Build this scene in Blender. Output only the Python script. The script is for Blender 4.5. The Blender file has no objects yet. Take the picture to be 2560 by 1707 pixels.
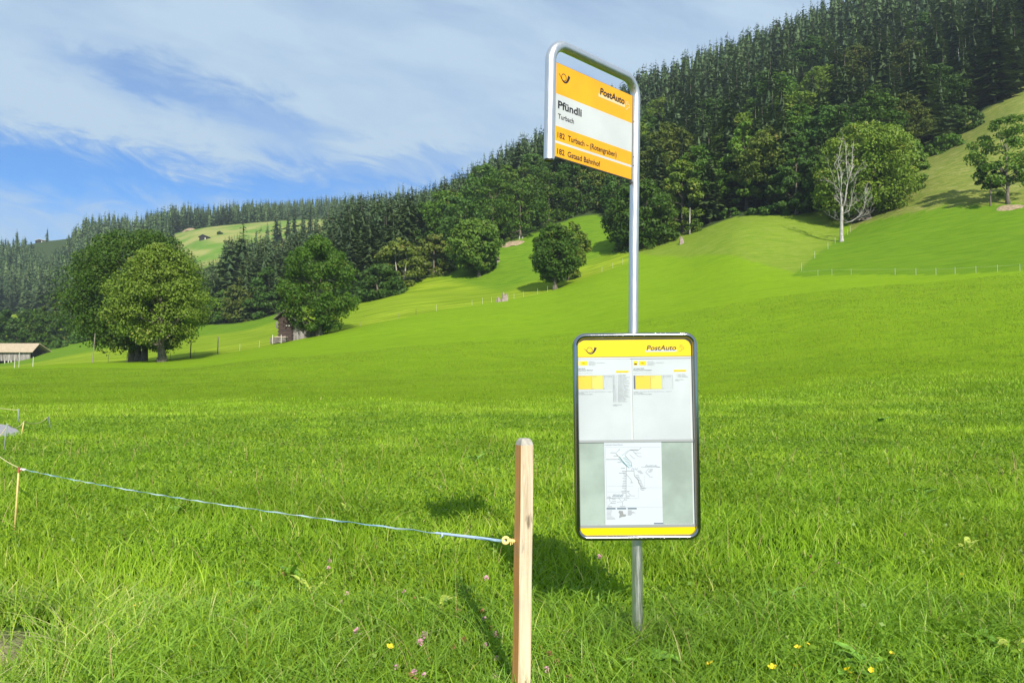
import bpy, math, random
import numpy as np
from mathutils import Vector, Matrix

# ------------------------------------------------------------------ camera, sky, sun, exposure
sc = bpy.context.scene
F = 1848.0                                    # focal length in pixels of the 2560 px wide photograph
PITCH = math.atan((930 - 853.5) / F)
EYE = 1.5
cd = bpy.data.cameras.new('camera'); cam = bpy.data.objects.new('camera', cd)
sc.collection.objects.link(cam); sc.camera = cam
cd.sensor_width = 36; cd.lens = 36 * F / 2560; cd.clip_start = .05; cd.clip_end = 12000
cam.location = (0, 0, EYE); cam.rotation_euler = (math.pi / 2 + PITCH, 0, 0)

SUN_EL = math.radians(33); SUN_AZ = math.radians(166)      # azimuth of the sun, clockwise from +Y
SKY_S = .10
world = bpy.data.worlds.new('World'); sc.world = world; world.use_nodes = True
sun_d = bpy.data.lights.new('sun', 'SUN'); sun = bpy.data.objects.new('sun', sun_d)
sc.collection.objects.link(sun)
sun_d.energy = 4.6; sun_d.angle = math.radians(.5); sun_d.color = (1, .95, .86)
_sv = Vector((math.sin(SUN_AZ) * math.cos(SUN_EL), math.cos(SUN_AZ) * math.cos(SUN_EL), math.sin(SUN_EL)))
sun.rotation_euler = _sv.to_track_quat('Z', 'Y').to_euler()
sc.view_settings.view_transform = 'Standard'; sc.view_settings.look = 'None'
sc.view_settings.exposure = .55; sc.view_settings.gamma = 1
sc.cycles.max_bounces = 8; sc.cycles.diffuse_bounces = 3; sc.cycles.glossy_bounces = 3
sc.cycles.transmission_bounces = 4; sc.cycles.transparent_max_bounces = 6
sc.cycles.volume_bounces = 0
sc.cycles.caustics_reflective = False; sc.cycles.caustics_refractive = False

class NT:
    """tiny node expression helper"""
    def __init__(s, tree): s.t = tree; s.n = tree.nodes; s.l = tree.links
    def _in(s, sock, v):
        if hasattr(v, 'is_linked') or isinstance(v, bpy.types.NodeSocket): s.l.new(v, sock)
        else: sock.default_value = v
    def m(s, op, a, b=None, c=None, clamp=False):
        n = s.n.new('ShaderNodeMath'); n.operation = op; n.use_clamp = clamp
        s._in(n.inputs[0], a)
        if b is not None: s._in(n.inputs[1], b)
        if c is not None: s._in(n.inputs[2], c)
        return n.outputs[0]
    def vm(s, op, a, b=None):
        n = s.n.new('ShaderNodeVectorMath'); n.operation = op
        s._in(n.inputs[0], a)
        if b is not None: s._in(n.inputs[1], b)
        return n.outputs[0]
    def comb(s, x, y, z=0.):
        n = s.n.new('ShaderNodeCombineXYZ'); s._in(n.inputs[0], x); s._in(n.inputs[1], y); s._in(n.inputs[2], z); return n.outputs[0]
    def ss(s, v, a, b, lo=0., hi=1.):
        n = s.n.new('ShaderNodeMapRange'); n.interpolation_type = 'SMOOTHSTEP'
        s._in(n.inputs[0], v); n.inputs[1].default_value = a; n.inputs[2].default_value = b
        n.inputs[3].default_value = lo; n.inputs[4].default_value = hi; return n.outputs[0]
    def noise(s, vec, scale, detail=4, rough=.55, dist=0.):
        n = s.n.new('ShaderNodeTexNoise'); s._in(n.inputs['Vector'], vec)
        n.inputs['Scale'].default_value = scale; n.inputs['Detail'].default_value = detail
        n.inputs['Roughness'].default_value = rough; n.inputs['Distortion'].default_value = dist; return n.outputs[0]
    def mix(s, f, a, b, mode='MIX'):
        n = s.n.new('ShaderNodeMix'); n.data_type = 'RGBA'; n.blend_type = mode
        s._in(n.inputs[0], f); s._in(n.inputs[6], a if not isinstance(a, tuple) else (*a, 1)[:4]); s._in(n.inputs[7], b if not isinstance(b, tuple) else (*b, 1)[:4])
        return n.outputs[2]
    def attr(s, name):
        n = s.n.new('ShaderNodeAttribute'); n.attribute_name = name; return n.outputs['Fac']

# sky with high thin cloud, laid out by compass direction and elevation
w = NT(world.node_tree)
for n in list(w.n): w.n.remove(n)
sky = w.n.new('ShaderNodeTexSky'); sky.sky_type = 'NISHITA'; sky.sun_disc = False
sky.sun_elevation = SUN_EL; sky.sun_rotation = SUN_AZ; sky.altitude = 1200; sky.air_density = 1.0; sky.dust_density = .4; sky.ozone_density = 2.2
tc = w.n.new('ShaderNodeTexCoord'); sep = w.n.new('ShaderNodeSeparateXYZ'); w.l.new(tc.outputs['Generated'], sep.inputs[0])
dx, dy, dz = sep.outputs
yy = w.m('MAXIMUM', w.m('ABSOLUTE', dy), .15)
u0 = w.m('DIVIDE', dx, yy); v0 = w.m('DIVIDE', dz, yy)
uv = w.comb(u0, v0, 0.)
rot = w.comb(w.m('ADD', w.m('MULTIPLY', u0, .95), w.m('MULTIPLY', v0, -.31)),
             w.m('MULTIPLY', w.m('ADD', w.m('MULTIPLY', u0, .31), w.m('MULTIPLY', v0, .95)), 3.2), 0.)
n1 = w.noise(rot, 3.2, 7, .6, .3)                 # streaky cirrus
n2 = w.noise(uv, 3.0, 5, .55, .2)
n3 = w.noise(rot, 9., 8, .68, .6)
wob = w.m('MULTIPLY', w.m('SUBTRACT', n2, .5), .14)
wob2 = w.m('MULTIPLY', w.m('SUBTRACT', n3, .5), .15)
e1 = w.m('SUBTRACT', w.m('ADD', v0, w.m('MULTIPLY', u0, .12)), .232)
e1 = w.m('ADD', e1, w.m('ADD', wob, wob2))
upper = w.ss(e1, -.02, .045)
body = w.m('ADD', .90, w.m('MULTIPLY', w.m('SUBTRACT', n1, .5), 1.3))
# blue slit running down from the upper left
g = w.m('SUBTRACT', v0, w.m('SUBTRACT', .452, w.m('MULTIPLY', w.m('ADD', u0, .64), .36)))
g = w.m('ABSOLUTE', w.m('ADD', g, w.m('ADD', wob, w.m('MULTIPLY', wob2, .8))))
slit = w.m('MULTIPLY', w.ss(g, .0, .045, 1., 0.), w.m('MULTIPLY', w.ss(u0, -.72, -.52), w.ss(u0, -.32, -.12, 1., 0.)))
patch = w.m('MULTIPLY', w.ss(w.m('ABSOLUTE', w.m('SUBTRACT', w.m('ADD', v0, w.m('ADD', wob, wob2)), .285)), .0, .035, 1., 0.),
            w.m('MULTIPLY', w.ss(u0, -.36, -.22), w.ss(u0, -.1, .02, 1., 0.)))
dens = w.m('MULTIPLY', upper, body)
dens = w.m('MULTIPLY', dens, w.m('SUBTRACT', 1., w.m('MULTIPLY', slit, .6)))
dens = w.m('MULTIPLY', dens, w.m('SUBTRACT', 1., w.m('MULTIPLY', patch, .45)))
# bright streak along the lower edge of the veil
st = w.m('MULTIPLY', w.ss(w.m('ABSOLUTE', w.m('SUBTRACT', e1, .05)), .0, .05, 1., 0.), w.ss(n3, .35, .7))
dens = w.m('ADD', dens, w.m('MULTIPLY', st, .38))
low = w.m('MULTIPLY', w.ss(w.m('ADD', v0, w.m('ADD', wob, wob2)), .195, .275, 1., 0.), w.m('ADD', w.m('MULTIPLY', w.ss(n1, .35, .65), .5), w.m('ADD', .35, w.m('MULTIPLY', w.ss(u0, -.4, -.1), .25))))
dens = w.m('MAXIMUM', dens, low)
fine = w.m('MULTIPLY', w.ss(n3, .56, .78), .25)
dens = w.m('ADD', dens, w.m('MULTIPLY', fine, w.m('SUBTRACT', 1., upper)), clamp=True)
dens = w.m('MULTIPLY', dens, w.ss(dz, -.02, .03))
CL = tuple(c / SKY_S for c in (.36, .47, .585))
col = w.mix(dens, w.mix(1., sky.outputs[0], (.31, .68, 1.04), 'MULTIPLY'), CL)
bg = w.n.new('ShaderNodeBackground'); w.l.new(col, bg.inputs[0]); bg.inputs[1].default_value = SKY_S
wo = w.n.new('ShaderNodeOutputWorld'); w.l.new(bg.outputs[0], wo.inputs[0])

# ------------------------------------------------------------------ helpers
C = sc.collection
def project(x, y, z):
    z = z - EYE
    d = y * math.cos(PITCH) + z * math.sin(PITCH); v = -y * math.sin(PITCH) + z * math.cos(PITCH)
    return 1280 + F * x / d, 853.5 - F * v / d
def W(px, py, Y):
    """world point seen at pixel (px, py) of the photograph at forward distance Y"""
    u = (px - 1280) / F; v = (853.5 - py) / F
    yy_ = math.cos(PITCH) - v * math.sin(PITCH); zz = math.sin(PITCH) + v * math.cos(PITCH)
    return (u / yy_ * Y, Y, EYE + zz / yy_ * Y)
def zof(py, Y): return W(1280, py, Y)[2]

def tag(o, label=None, cat=None, group=None, kind=None):
    if label: o['label'] = label
    if cat: o['category'] = cat
    if group: o['group'] = group
    if kind: o['kind'] = kind
    return o
def empty(name, loc, label, cat, group=None):
    o = bpy.data.objects.new(name, None); C.objects.link(o); o.location = loc; o.empty_display_size = .2
    return tag(o, label, cat, group)
def mesh_data(name, V, faces, mats, mi=None, attrs=None, smooth=False):
    me = bpy.data.meshes.new(name)
    V = np.asarray(V, dtype=np.float32).reshape(-1, 3)
    if isinstance(faces, np.ndarray):
        n, k = faces.shape
        me.vertices.add(len(V)); me.vertices.foreach_set('co', V.ravel())
        me.loops.add(n * k); me.loops.foreach_set('vertex_index', faces.astype(np.int32).ravel())
        me.polygons.add(n); me.polygons.foreach_set('loop_start', np.arange(0, n * k, k, dtype=np.int32))
        try: me.polygons.foreach_set('loop_total', np.full(n, k, dtype=np.int32))
        except Exception: pass
        me.update(calc_edges=True)
    else:
        me.from_pydata(V.tolist(), [], faces); me.update()
    for m in (mats if isinstance(mats, (list, tuple)) else [mats]): me.materials.append(m)
    if mi is not None: me.polygons.foreach_set('material_index', np.asarray(mi, dtype=np.int32))
    if smooth: me.polygons.foreach_set('use_smooth', np.ones(len(me.polygons), dtype=bool))
    for k_, a in (attrs or {}).items():
        at = me.attributes.new(k_, 'FLOAT', 'POINT'); at.data.foreach_set('value', np.asarray(a, dtype=np.float32))
    me.update()
    return me
def obj(name, me, parent=None, loc=None):
    o = bpy.data.objects.new(name, me); C.objects.link(o)
    if parent: o.parent = parent
    if loc is not None: o.location = loc
    return o

class MB:
    """collects boxes, tubes, prisms into one mesh"""
    def __init__(s): s.v = []; s.f = []; s.mi = []
    def add(s, vs, fs, m=0):
        b = len(s.v); s.v += [tuple(p) for p in vs]; s.f += [tuple(i + b for i in f) for f in fs]; s.mi += [m] * len(fs); return s
    def box(s, c, d, rz=0, m=0, top=1.0):
        cx, cy, cz = c; x, y, z = d[0] / 2, d[1] / 2, d[2] / 2; co, si = math.cos(rz), math.sin(rz); vs = []
        for k, t in ((-z, 1), (z, top)):
            for a, b in ((-x, -y), (x, -y), (x, y), (-x, y)):
                a *= t; b *= t
                vs.append((cx + a * co - b * si, cy + a * si + b * co, cz + k))
        return s.add(vs, [(3, 2, 1, 0), (4, 5, 6, 7), (0, 1, 5, 4), (1, 2, 6, 5), (2, 3, 7, 6), (3, 0, 4, 7)], m)
    def tube(s, pts, rad, n=8, m=0, caps=True, closed=False):
        pts = [Vector(p) for p in pts]; N = len(pts)
        rad = rad if isinstance(rad, (list, tuple)) else [rad] * N
        up = None; vs = []; fs = []
        for i, p in enumerate(pts):
            if closed: t = pts[(i + 1) % N] - pts[i - 1]
            else: t = pts[min(i + 1, N - 1)] - pts[max(i - 1, 0)]
            t.normalize()
            if up is None:
                up = Vector((0, 0, 1)) if abs(t.z) < .9 else Vector((1, 0, 0))
                up = (up - t * up.dot(t)).normalized()
            else: up = (up - t * up.dot(t)).normalized()
            sd = t.cross(up)
            for k in range(n):
                a = 2 * math.pi * k / n
                vs.append(p + (up * math.cos(a) + sd * math.sin(a)) * rad[i])
        M = N if closed else N - 1
        for i in range(M):
            j = (i + 1) % N
            for k in range(n): fs.append((i * n + k, i * n + (k + 1) % n, j * n + (k + 1) % n, j * n + k))
        if caps and not closed: fs += [tuple(range(n - 1, -1, -1)), tuple((N - 1) * n + k for k in range(n))]
        return s.add(vs, fs, m)
    def build(s, name, mats, parent=None, smooth=False, loc=None):
        off = Vector(parent.location) if parent is not None and loc is None else Vector(loc or (0, 0, 0))
        V = np.array(s.v, dtype=np.float32) - np.array(off, dtype=np.float32)
        me = mesh_data(name, V, s.f, mats, s.mi, smooth=smooth)
        return obj(name, me, parent, loc)
def autosmooth(o, ang=40):
    me = o.data; me.set_sharp_from_angle(angle=math.radians(ang)); return o

# ------------------------------------------------------------------ materials
def new_mat(name):
    m = bpy.data.materials.new(name); m.use_nodes = True; t = NT(m.node_tree)
    return m, t, t.n['Principled BSDF'], t.n['Material Output']
def simple(name, col, rough=.6, metal=0., noise=0., nscale=20., coat=0., bump=0.):
    m, t, b, o = new_mat(name)
    b.inputs['Roughness'].default_value = rough; b.inputs['Metallic'].default_value = metal
    b.inputs['Coat Weight'].default_value = coat
    tcn = t.n.new('ShaderNodeTexCoord')
    if noise:
        f = t.noise(tcn.outputs['Object'], nscale, 4)
        dk = tuple(c * (1 - noise) for c in col); lt = tuple(min(1, c * (1 + noise)) for c in col)
        t.l.new(t.mix(t.ss(f, .3, .7), dk, lt), b.inputs['Base Color'])
    else: b.inputs['Base Color'].default_value = (*col, 1)
    if bump:
        bn = t.n.new('ShaderNodeBump'); bn.inputs['Strength'].default_value = bump; bn.inputs['Distance'].default_value = .01
        t.l.new(t.noise(tcn.outputs['Object'], nscale * 2, 4), bn.inputs['Height']); t.l.new(bn.outputs[0], b.inputs['Normal'])
    return m
def leaf_mat(name, c0, c1, c2=None, trans=.3, rough=.55, big=.0, bigscale=.4):
    m, t, b, o = new_mat(name)
    tint = t.attr('tint')
    oi = t.n.new('ShaderNodeObjectInfo')
    col = t.mix(tint, c0, c1)
    if c2: col = t.mix(t.ss(tint, .82, 1.), col, c2)
    br = t.m('ADD', .72, t.m('MULTIPLY', oi.outputs['Random'], .6))
    if big:
        geo = t.n.new('ShaderNodeNewGeometry')
        nn = t.noise(geo.outputs['Position'], bigscale, 3)
        br = t.m('MULTIPLY', br, t.ss(nn, .3, .7, 1 - big, 1 + big))
    col = t.mix(1., col, t.comb(br, br, br), 'MULTIPLY')
    t.l.new(col, b.inputs['Base Color']); b.inputs['Roughness'].default_value = rough
    b.inputs['Specular IOR Level'].default_value = .2
    tr = t.n.new('ShaderNodeBsdfTranslucent')
    t.l.new(t.mix(1., col, (1.15, 1.2, .55), 'MULTIPLY'), tr.inputs[0])
    mx = t.n.new('ShaderNodeMixShader'); mx.inputs[0].default_value = trans
    t.l.new(b.outputs[0], mx.inputs[1]); t.l.new(tr.outputs[0], mx.inputs[2]); t.l.new(mx.outputs[0], o.inputs[0])
    return m
def wood_mat(name, c0, c1, sc_=(30, 30, 3), rough=.75, bump=.3, spots=False):
    m, t, b, o = new_mat(name)
    tcn = t.n.new('ShaderNodeTexCoord'); mp = t.n.new('ShaderNodeMapping'); mp.inputs['Scale'].default_value = sc_
    t.l.new(tcn.outputs['Object'], mp.inputs[0])
    f = t.noise(mp.outputs[0], 1., 6, .65, 1.2)
    col = t.mix(t.ss(f, .3, .7), c0, c1)
    if spots:                                            # knots, grey weather stains
        ms = t.n.new('ShaderNodeMapping'); ms.inputs['Scale'].default_value = (22, 22, 7); t.l.new(tcn.outputs['Object'], ms.inputs[0])
        col = t.mix(t.ss(t.noise(ms.outputs[0], 1., 3, .5), .62, .76), col, tuple(c_ * .42 for c_ in c0))
        col = t.mix(t.m('MULTIPLY', t.ss(t.noise(tcn.outputs['Object'], 5., 4, .6), .45, .7), .35), col, (.30, .27, .23))
    t.l.new(col, b.inputs['Base Color']); b.inputs['Roughness'].default_value = rough
    bn = t.n.new('ShaderNodeBump'); bn.inputs['Strength'].default_value = bump; bn.inputs['Distance'].default_value = .004
    t.l.new(f, bn.inputs['Height']); t.l.new(bn.outputs[0], b.inputs['Normal'])
    return m
M_steel = None
def steel(name, rough, col=(.62, .63, .64)):
    m, t, b, o = new_mat(name); b.inputs['Metallic'].default_value = 1; b.inputs['Base Color'].default_value = (*col, 1)
    tcn = t.n.new('ShaderNodeTexCoord'); mp = t.n.new('ShaderNodeMapping'); mp.inputs['Scale'].default_value = (60, 60, 4)
    t.l.new(tcn.outputs['Object'], mp.inputs[0]); f = t.noise(mp.outputs[0], 3., 4)
    t.l.new(t.ss(f, .3, .7, rough * .8, rough * 1.25), b.inputs['Roughness']); return m
M_satin = steel('brushed_steel', .40, (.72, .70, .68)); M_chrome = steel('polished_steel', .12, (.36, .35, .34))
M_orange = simple('orange_yellow_film', (.74, .335, .0), .38, noise=.07, nscale=5)
M_yellow = simple('header_yellow', (.76, .51, .0), .35, noise=.06, nscale=5, coat=.25)
M_yellow2 = simple('footer_yellow', (.76, .58, .0), .35)
M_white = simple('white_film', (.49, .51, .50), .4, noise=.05, nscale=5)
M_paper = simple('paper', (.42, .455, .465), .45, noise=.06, nscale=4, coat=.25)
M_paper2 = simple('map_paper', (.46, .495, .53), .45, noise=.015, nscale=6)
M_glassback = simple('grey_green_backing', (.29, .35, .31), .22, noise=.16, nscale=4.5, coat=.5)
M_ink = simple('black_ink', (.012, .010, .012), .5)
M_grey = simple('grey_ink', (.10, .105, .115), .6)
M_faint = simple('faint_ink', (.25, .26, .28), .6)
M_teal = simple('teal_ink', (.08, .25, .27), .6)
M_blue = simple('slate_blue_ink', (.03, .07, .11), .6)
M_cellA = simple('timetable_deep_yellow', (.62, .44, .02), .45)
M_cellB = simple('timetable_light_yellow', (.58, .50, .09), .45)
M_paleline = simple('pale_yellow_film', (.62, .50, .26), .4)
M_orangeline = simple('cross_orange', (.58, .20, .03), .4)
M_edge = simple('dark_edge_trim', (.03, .028, .025), .5)
M_alu = simple('grey_aluminium_rail', (.42, .43, .43), .4, metal=.6)

# ------------------------------------------------------------------ terrain height field (metres, from surveyed profiles)
COLS = {  # px of the profile : list of (distance, image row it reaches)
 -300: [(28, 1020), (45, 975), (65, 940), (80, 925), (100, 932), (200, 918), (270, 880), (400, 800), (560, 700), (720, 648), (900, 680)],
 0:    [(28, 1020), (45, 972), (65, 936), (80, 918), (100, 925), (190, 918), (260, 872), (400, 800), (560, 705), (700, 630), (900, 660)],
 100:  [(28, 1020), (45, 972), (67, 933), (83, 913), (103, 917), (180, 903), (245, 866), (400, 790), (560, 690), (710, 609), (900, 645)],
 200:  [(28, 1020), (46, 972), (68, 930), (86, 907), (105, 909), (160, 888), (230, 856), (400, 770), (560, 665), (700, 600), (900, 630)],
 400:  [(28, 1020), (46, 970), (70, 925), (93, 903), (110, 900), (160, 862), (215, 822), (400, 730), (560, 605), (660, 578), (900, 610)],
 500:  [(28, 1020), (46, 968), (72, 917), (97, 893), (115, 884), (160, 850), (205, 815), (300, 750), (430, 668), (500, 604), (600, 572), (700, 566), (1000, 575)],
 640:  [(27, 1020), (46, 965), (75, 900), (103, 869), (120, 858), (160, 832), (195, 808), (280, 750), (430, 648), (500, 600), (600, 555), (900, 562), (1100, 550), (1300, 543), (1600, 532)],
 800:  [(27, 1020), (47, 958), (78, 885), (108, 837), (124, 820), (150, 787), (165, 768), (230, 720), (400, 632), (600, 543), (900, 556), (1100, 550), (1300, 538), (1500, 522)],
 1000: [(27, 1020), (48, 950), (80, 860), (112, 797), (126, 778), (145, 745), (160, 716), (230, 650), (400, 575), (800, 555), (1000, 550), (1250, 530), (1500, 510)],
 1200: [(27, 1020), (50, 940), (82, 835), (118, 763), (130, 748), (150, 715), (172, 645), (240, 550), (330, 500), (400, 478), (520, 520), (800, 540), (1150, 540), (1500, 525)],
 1390: [(27, 1018), (50, 935), (85, 815), (128, 727), (142, 700), (165, 632), (190, 567), (240, 500), (320, 430), (390, 372), (520, 420)],
 1480: [(27, 1016), (49, 930), (85, 800), (132, 690), (145, 672), (168, 600), (192, 540), (240, 465), (320, 380), (400, 325), (520, 380)],
 1560: [(26, 1015), (48, 925), (85, 780), (136, 663), (150, 628), (170, 585), (195, 545), (240, 440), (320, 345), (400, 285), (520, 350)],
 1700: [(26, 1014), (46, 920), (80, 770), (115, 680), (142, 612), (155, 590), (190, 500), (240, 400), (320, 290), (400, 225), (520, 300)],
 1850: [(25, 1014), (44, 915), (72, 770), (100, 665), (140, 553), (152, 535), (190, 455), (240, 350), (320, 235), (405, 165), (520, 250)],
 2000: [(24, 1013), (42, 910), (66, 770), (92, 680), (118, 610), (138, 545), (150, 522), (190, 420), (240, 300), (320, 180), (410, 110), (520, 200)],
 2100: [(24, 1013), (40, 905), (62, 770), (86, 688), (117, 607), (132, 570), (150, 500), (190, 385), (240, 270), (320, 140), (415, 60), (520, 160)],
 2350: [(23, 1012), (38, 895), (58, 770), (80, 687), (105, 590), (122, 505), (145, 420), (165, 380), (200, 300), (260, 170), (340, 20), (420, -60), (520, 50)],
 2560: [(22, 1012), (37, 890), (55, 765), (76, 680), (98, 580), (112, 505), (130, 420), (155, 290), (172, 255), (200, 180), (260, 40), (340, -110), (430, -180), (520, -80)],
 2900: [(21, 1010), (36, 885), (52, 760), (72, 670), (92, 560), (108, 470), (126, 380), (150, 250), (172, 190), (200, 120), (260, -30), (340, -180), (430, -260), (520, -180)],
}
def pchip(x, y, xi):
    x = np.asarray(x, float); y = np.asarray(y, float); h = np.diff(x); d = np.diff(y) / h; m = np.zeros_like(y)
    for k in range(1, len(x) - 1):
        if d[k - 1] * d[k] > 0:
            w1 = 2 * h[k] + h[k - 1]; w2 = h[k] + 2 * h[k - 1]; m[k] = (w1 + w2) / (w1 / d[k - 1] + w2 / d[k])
    m[0] = d[0]; m[-1] = d[-1]
    i = np.clip(np.searchsorted(x, xi) - 1, 0, len(x) - 2); t = np.clip((xi - x[i]) / h[i], 0, 1)
    return (2*t**3-3*t**2+1)*y[i] + (t**3-2*t**2+t)*h[i]*m[i] + (-2*t**3+3*t**2)*y[i+1] + (t**3-t**2)*h[i]*m[i+1]
NL = 700; LY = np.linspace(math.log(2), math.log(3000), NL)
cu = []; cz = []
for px_, pts_ in sorted(COLS.items()):
    zs = [(2, .03), (4, .06), (12, .10)] + [(Y_, zof(py_, Y_)) for Y_, py_ in pts_]
    last = pts_[-1]
    if last[0] < 1300: zs += [(1300, zs[-1][1] - 60), (3000, zs[-1][1] - 160)]
    else: zs += [(2000, zs[-1][1] - 60), (3000, zs[-1][1] - 120)]
    cu.append((px_ - 1280) / F); cz.append(pchip([math.log(a) for a, _ in zs], [b for _, b in zs], LY))
cu = np.array(cu); cz = np.array(cz)
NU = 601; UU = np.linspace(-1.2, 1.2, NU)
ZG = np.stack([np.interp(UU, cu, cz[:, j]) for j in range(NL)], 1)
_k = np.exp(-.5 * (np.arange(-14, 15) * .004 / .018) ** 2); _k /= _k.sum()
ZG = np.apply_along_axis(lambda a: np.convolve(np.pad(a, 14, 'edge'), _k, 'valid'), 0, ZG)
def vnoise(x, y, seed=0):
    xi = np.floor(x).astype(np.int64); yi = np.floor(y).astype(np.int64); fx = x - xi; fy = y - yi
    fx = fx * fx * (3 - 2 * fx); fy = fy * fy * (3 - 2 * fy)
    def h(a, b):
        n = (a * 374761393 + b * 668265263 + seed * 974634777) & 0x7fffffff
        n = ((n ^ (n >> 13)) * 1274126177) & 0x7fffffff
        return (n & 0xffff) / 65535.
    return (h(xi, yi) * (1 - fx) + h(xi + 1, yi) * fx) * (1 - fy) + (h(xi, yi + 1) * (1 - fx) + h(xi + 1, yi + 1) * fx) * fy
def Hn(x, y):
    x = np.asarray(x, float); y = np.asarray(y, float); yc = np.clip(y, 2, 2999)
    u = np.clip(x / np.maximum(yc, 6), -1.199, 1.199)
    a = (u + 1.2) / 2.4 * (NU - 1); b = (np.log(yc) - LY[0]) / (LY[-1] - LY[0]) * (NL - 1)
    i = np.clip(a.astype(int), 0, NU - 2); j = np.clip(b.astype(int), 0, NL - 2); fa = a - i; fb = b - j
    z = (ZG[i, j] * (1 - fa) + ZG[i + 1, j] * fa) * (1 - fb) + (ZG[i, j + 1] * (1 - fa) + ZG[i + 1, j + 1] * fa) * fb
    nz = (vnoise(x * .55, y * .55, 1) - .5) * .05 + (vnoise(x * .09, y * .09, 2) - .5) * .35 * np.clip((y - 15) / 40, 0, 1) \
        + (vnoise(x * .02, y * .02, 3) - .5) * 5 * np.clip((y - 200) / 200, 0, 1)
    return z + nz
def H(x, y): return float(Hn(np.array([x]), np.array([y]))[0])
def G(px, Y):
    """ground point on the profile seen at column px, distance Y"""
    x = (px - 1280) / F * Y
    for _ in range(4):
        z = H(x, Y); d = Y * math.cos(PITCH) + (z - EYE) * math.sin(PITCH); x = (px - 1280) / F * d
    return Vector((x, Y, z))
def hit(px, py):
    """first point of the ground along the ray through a pixel"""
    Y = 2.5
    while Y < 400:
        p = W(px, py, Y)
        if p[2] < H(p[0], p[1]): return Vector((p[0], p[1], H(p[0], p[1])))
        Y *= 1.01
    return Vector(p)

CREST = ([-300, 0, 230, 400, 560, 690, 850, 1000, 1200, 1390, 1480, 1560, 1610],
         [80, 81, 87, 94, 99, 104, 110, 113, 119, 128.5, 133, 137, 141])
def ycrest(px): return np.interp(px, *CREST)
EDGE = ([-300, 200, 330, 420, 500, 640, 800, 870, 960, 1050, 1120, 1200, 1300, 1400, 1480, 1560, 1650, 1750, 1850, 2000, 2150, 2300, 2400, 2560, 2900],
        [400, 330, 260, 225, 206, 203, 182, 165, 162, 164, 168, 176, 186, 194, 197, 184, 158, 152, 150, 142, 148, 160, 176, 186, 190])
def yedge(px): return np.interp(px, *EDGE)
def pxu(x, y): return 1280 + F * x / np.maximum(y, 3)
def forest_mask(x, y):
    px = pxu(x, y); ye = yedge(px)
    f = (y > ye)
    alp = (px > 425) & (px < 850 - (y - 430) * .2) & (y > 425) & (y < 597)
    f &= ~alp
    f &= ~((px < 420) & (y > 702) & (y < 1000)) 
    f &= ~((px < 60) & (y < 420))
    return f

rows = np.concatenate([np.linspace(-40, 1.9, 22), np.exp(np.linspace(math.log(2), math.log(3000), 560))])
NCOL = 470
ux = np.linspace(-1, 1, NCOL); ux = np.sign(ux) * np.abs(ux) ** 1.0
wid = 1.12 * (np.maximum(rows, 0) + 14); wid[rows < 2] = 1.12 * 16 + (2 - rows[rows < 2]) * .5
X = ux[None, :] * wid[:, None]; Yg = np.repeat(rows[:, None], NCOL, 1); Z = Hn(X, Yg)
pxg = pxu(X, Yg)
sm = lambda v, a, b: np.clip((v - a) / (b - a), 0, 1)
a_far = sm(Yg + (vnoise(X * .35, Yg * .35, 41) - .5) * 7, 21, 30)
a_mown = sm(Yg - ycrest(pxg), -.3, 1.2) * sm(1615 - pxg, 0, 60)
fence2y = np.interp(pxg, [1960, 1990, 2100, 2130, 2350, 2560, 2900], [83, 88, 86.5, 86, 80, 76, 71])
topy = np.interp(pxg, [1985, 2030, 2100, 2160, 2300, 2560, 2900], [90, 103, 119, 127, 121, 112, 108])
a_knoll = sm(Yg - np.interp(pxg, [900, 1100, 1250, 1400, 1600], [170, 158, 136, 144, 150]), 0, 8) * sm(Yg, 100, 101) * (pxg < 1600) * (Yg < 260)
a_lush = ((Yg > fence2y) & (Yg < topy) & (pxg > 1985)).astype(float)
a_rough = ((Yg >= topy) & (pxg > 2130)).astype(float) + ((pxg > 1560) & (pxg <= 2130) & (Yg > np.interp(pxg, [1560, 1700, 1850, 1990, 2100, 2200], [150, 128, 108, 92, 119, 200]))).astype(float) * .45
a_forest = forest_mask(X, Yg).astype(float)
a_alp = ((Yg > 425) & (Yg < 1000) & (pxg < 900)).astype(float)
a_bare = np.clip(sm(-2.26 - X, 0, .3) * sm(4.2 - Yg, 0, .4) * (Yg > -45), 0, 1)
idx = np.arange(len(rows) * NCOL).reshape(len(rows), NCOL)
Fq = np.stack([idx[:-1, :-1], idx[:-1, 1:], idx[1:, 1:], idx[1:, :-1]], -1).reshape(-1, 4)

mg, t, b, o_ = new_mat('meadow_ground')
geo = t.n.new('ShaderNodeNewGeometry'); P = geo.outputs['Position']
mp = t.n.new('ShaderNodeMapping'); mp.inputs['Scale'].default_value = (.35, 1.4, 1.); mp.inputs['Rotation'].default_value = (0, 0, .25); t.l.new(P, mp.inputs[0])
mp2 = t.n.new('ShaderNodeMapping'); mp2.inputs['Scale'].default_value = (.05, .55, .55); mp2.inputs['Rotation'].default_value = (0, 0, .35); t.l.new(P, mp2.inputs[0])
na = t.noise(mp.outputs[0], .9, 6, .6); nb = t.noise(P, 9., 5, .7); nc = t.noise(P, .045, 3, .5); nd = t.noise(mp2.outputs[0], 1., 3, .5, .8)
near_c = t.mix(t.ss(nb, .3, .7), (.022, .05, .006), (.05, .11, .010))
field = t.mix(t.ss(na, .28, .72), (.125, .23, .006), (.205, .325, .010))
field = t.mix(t.m('MULTIPLY', t.ss(nb, .35, .75), .45), field, (.205, .32, .018))
field = t.mix(t.m('MULTIPLY', t.ss(nc, .35, .7), .35), field, (.17, .26, .01))
field = t.mix(t.m('MULTIPLY', t.ss(nd, .4, .62), .35), field, (.20, .315, .014))
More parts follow.
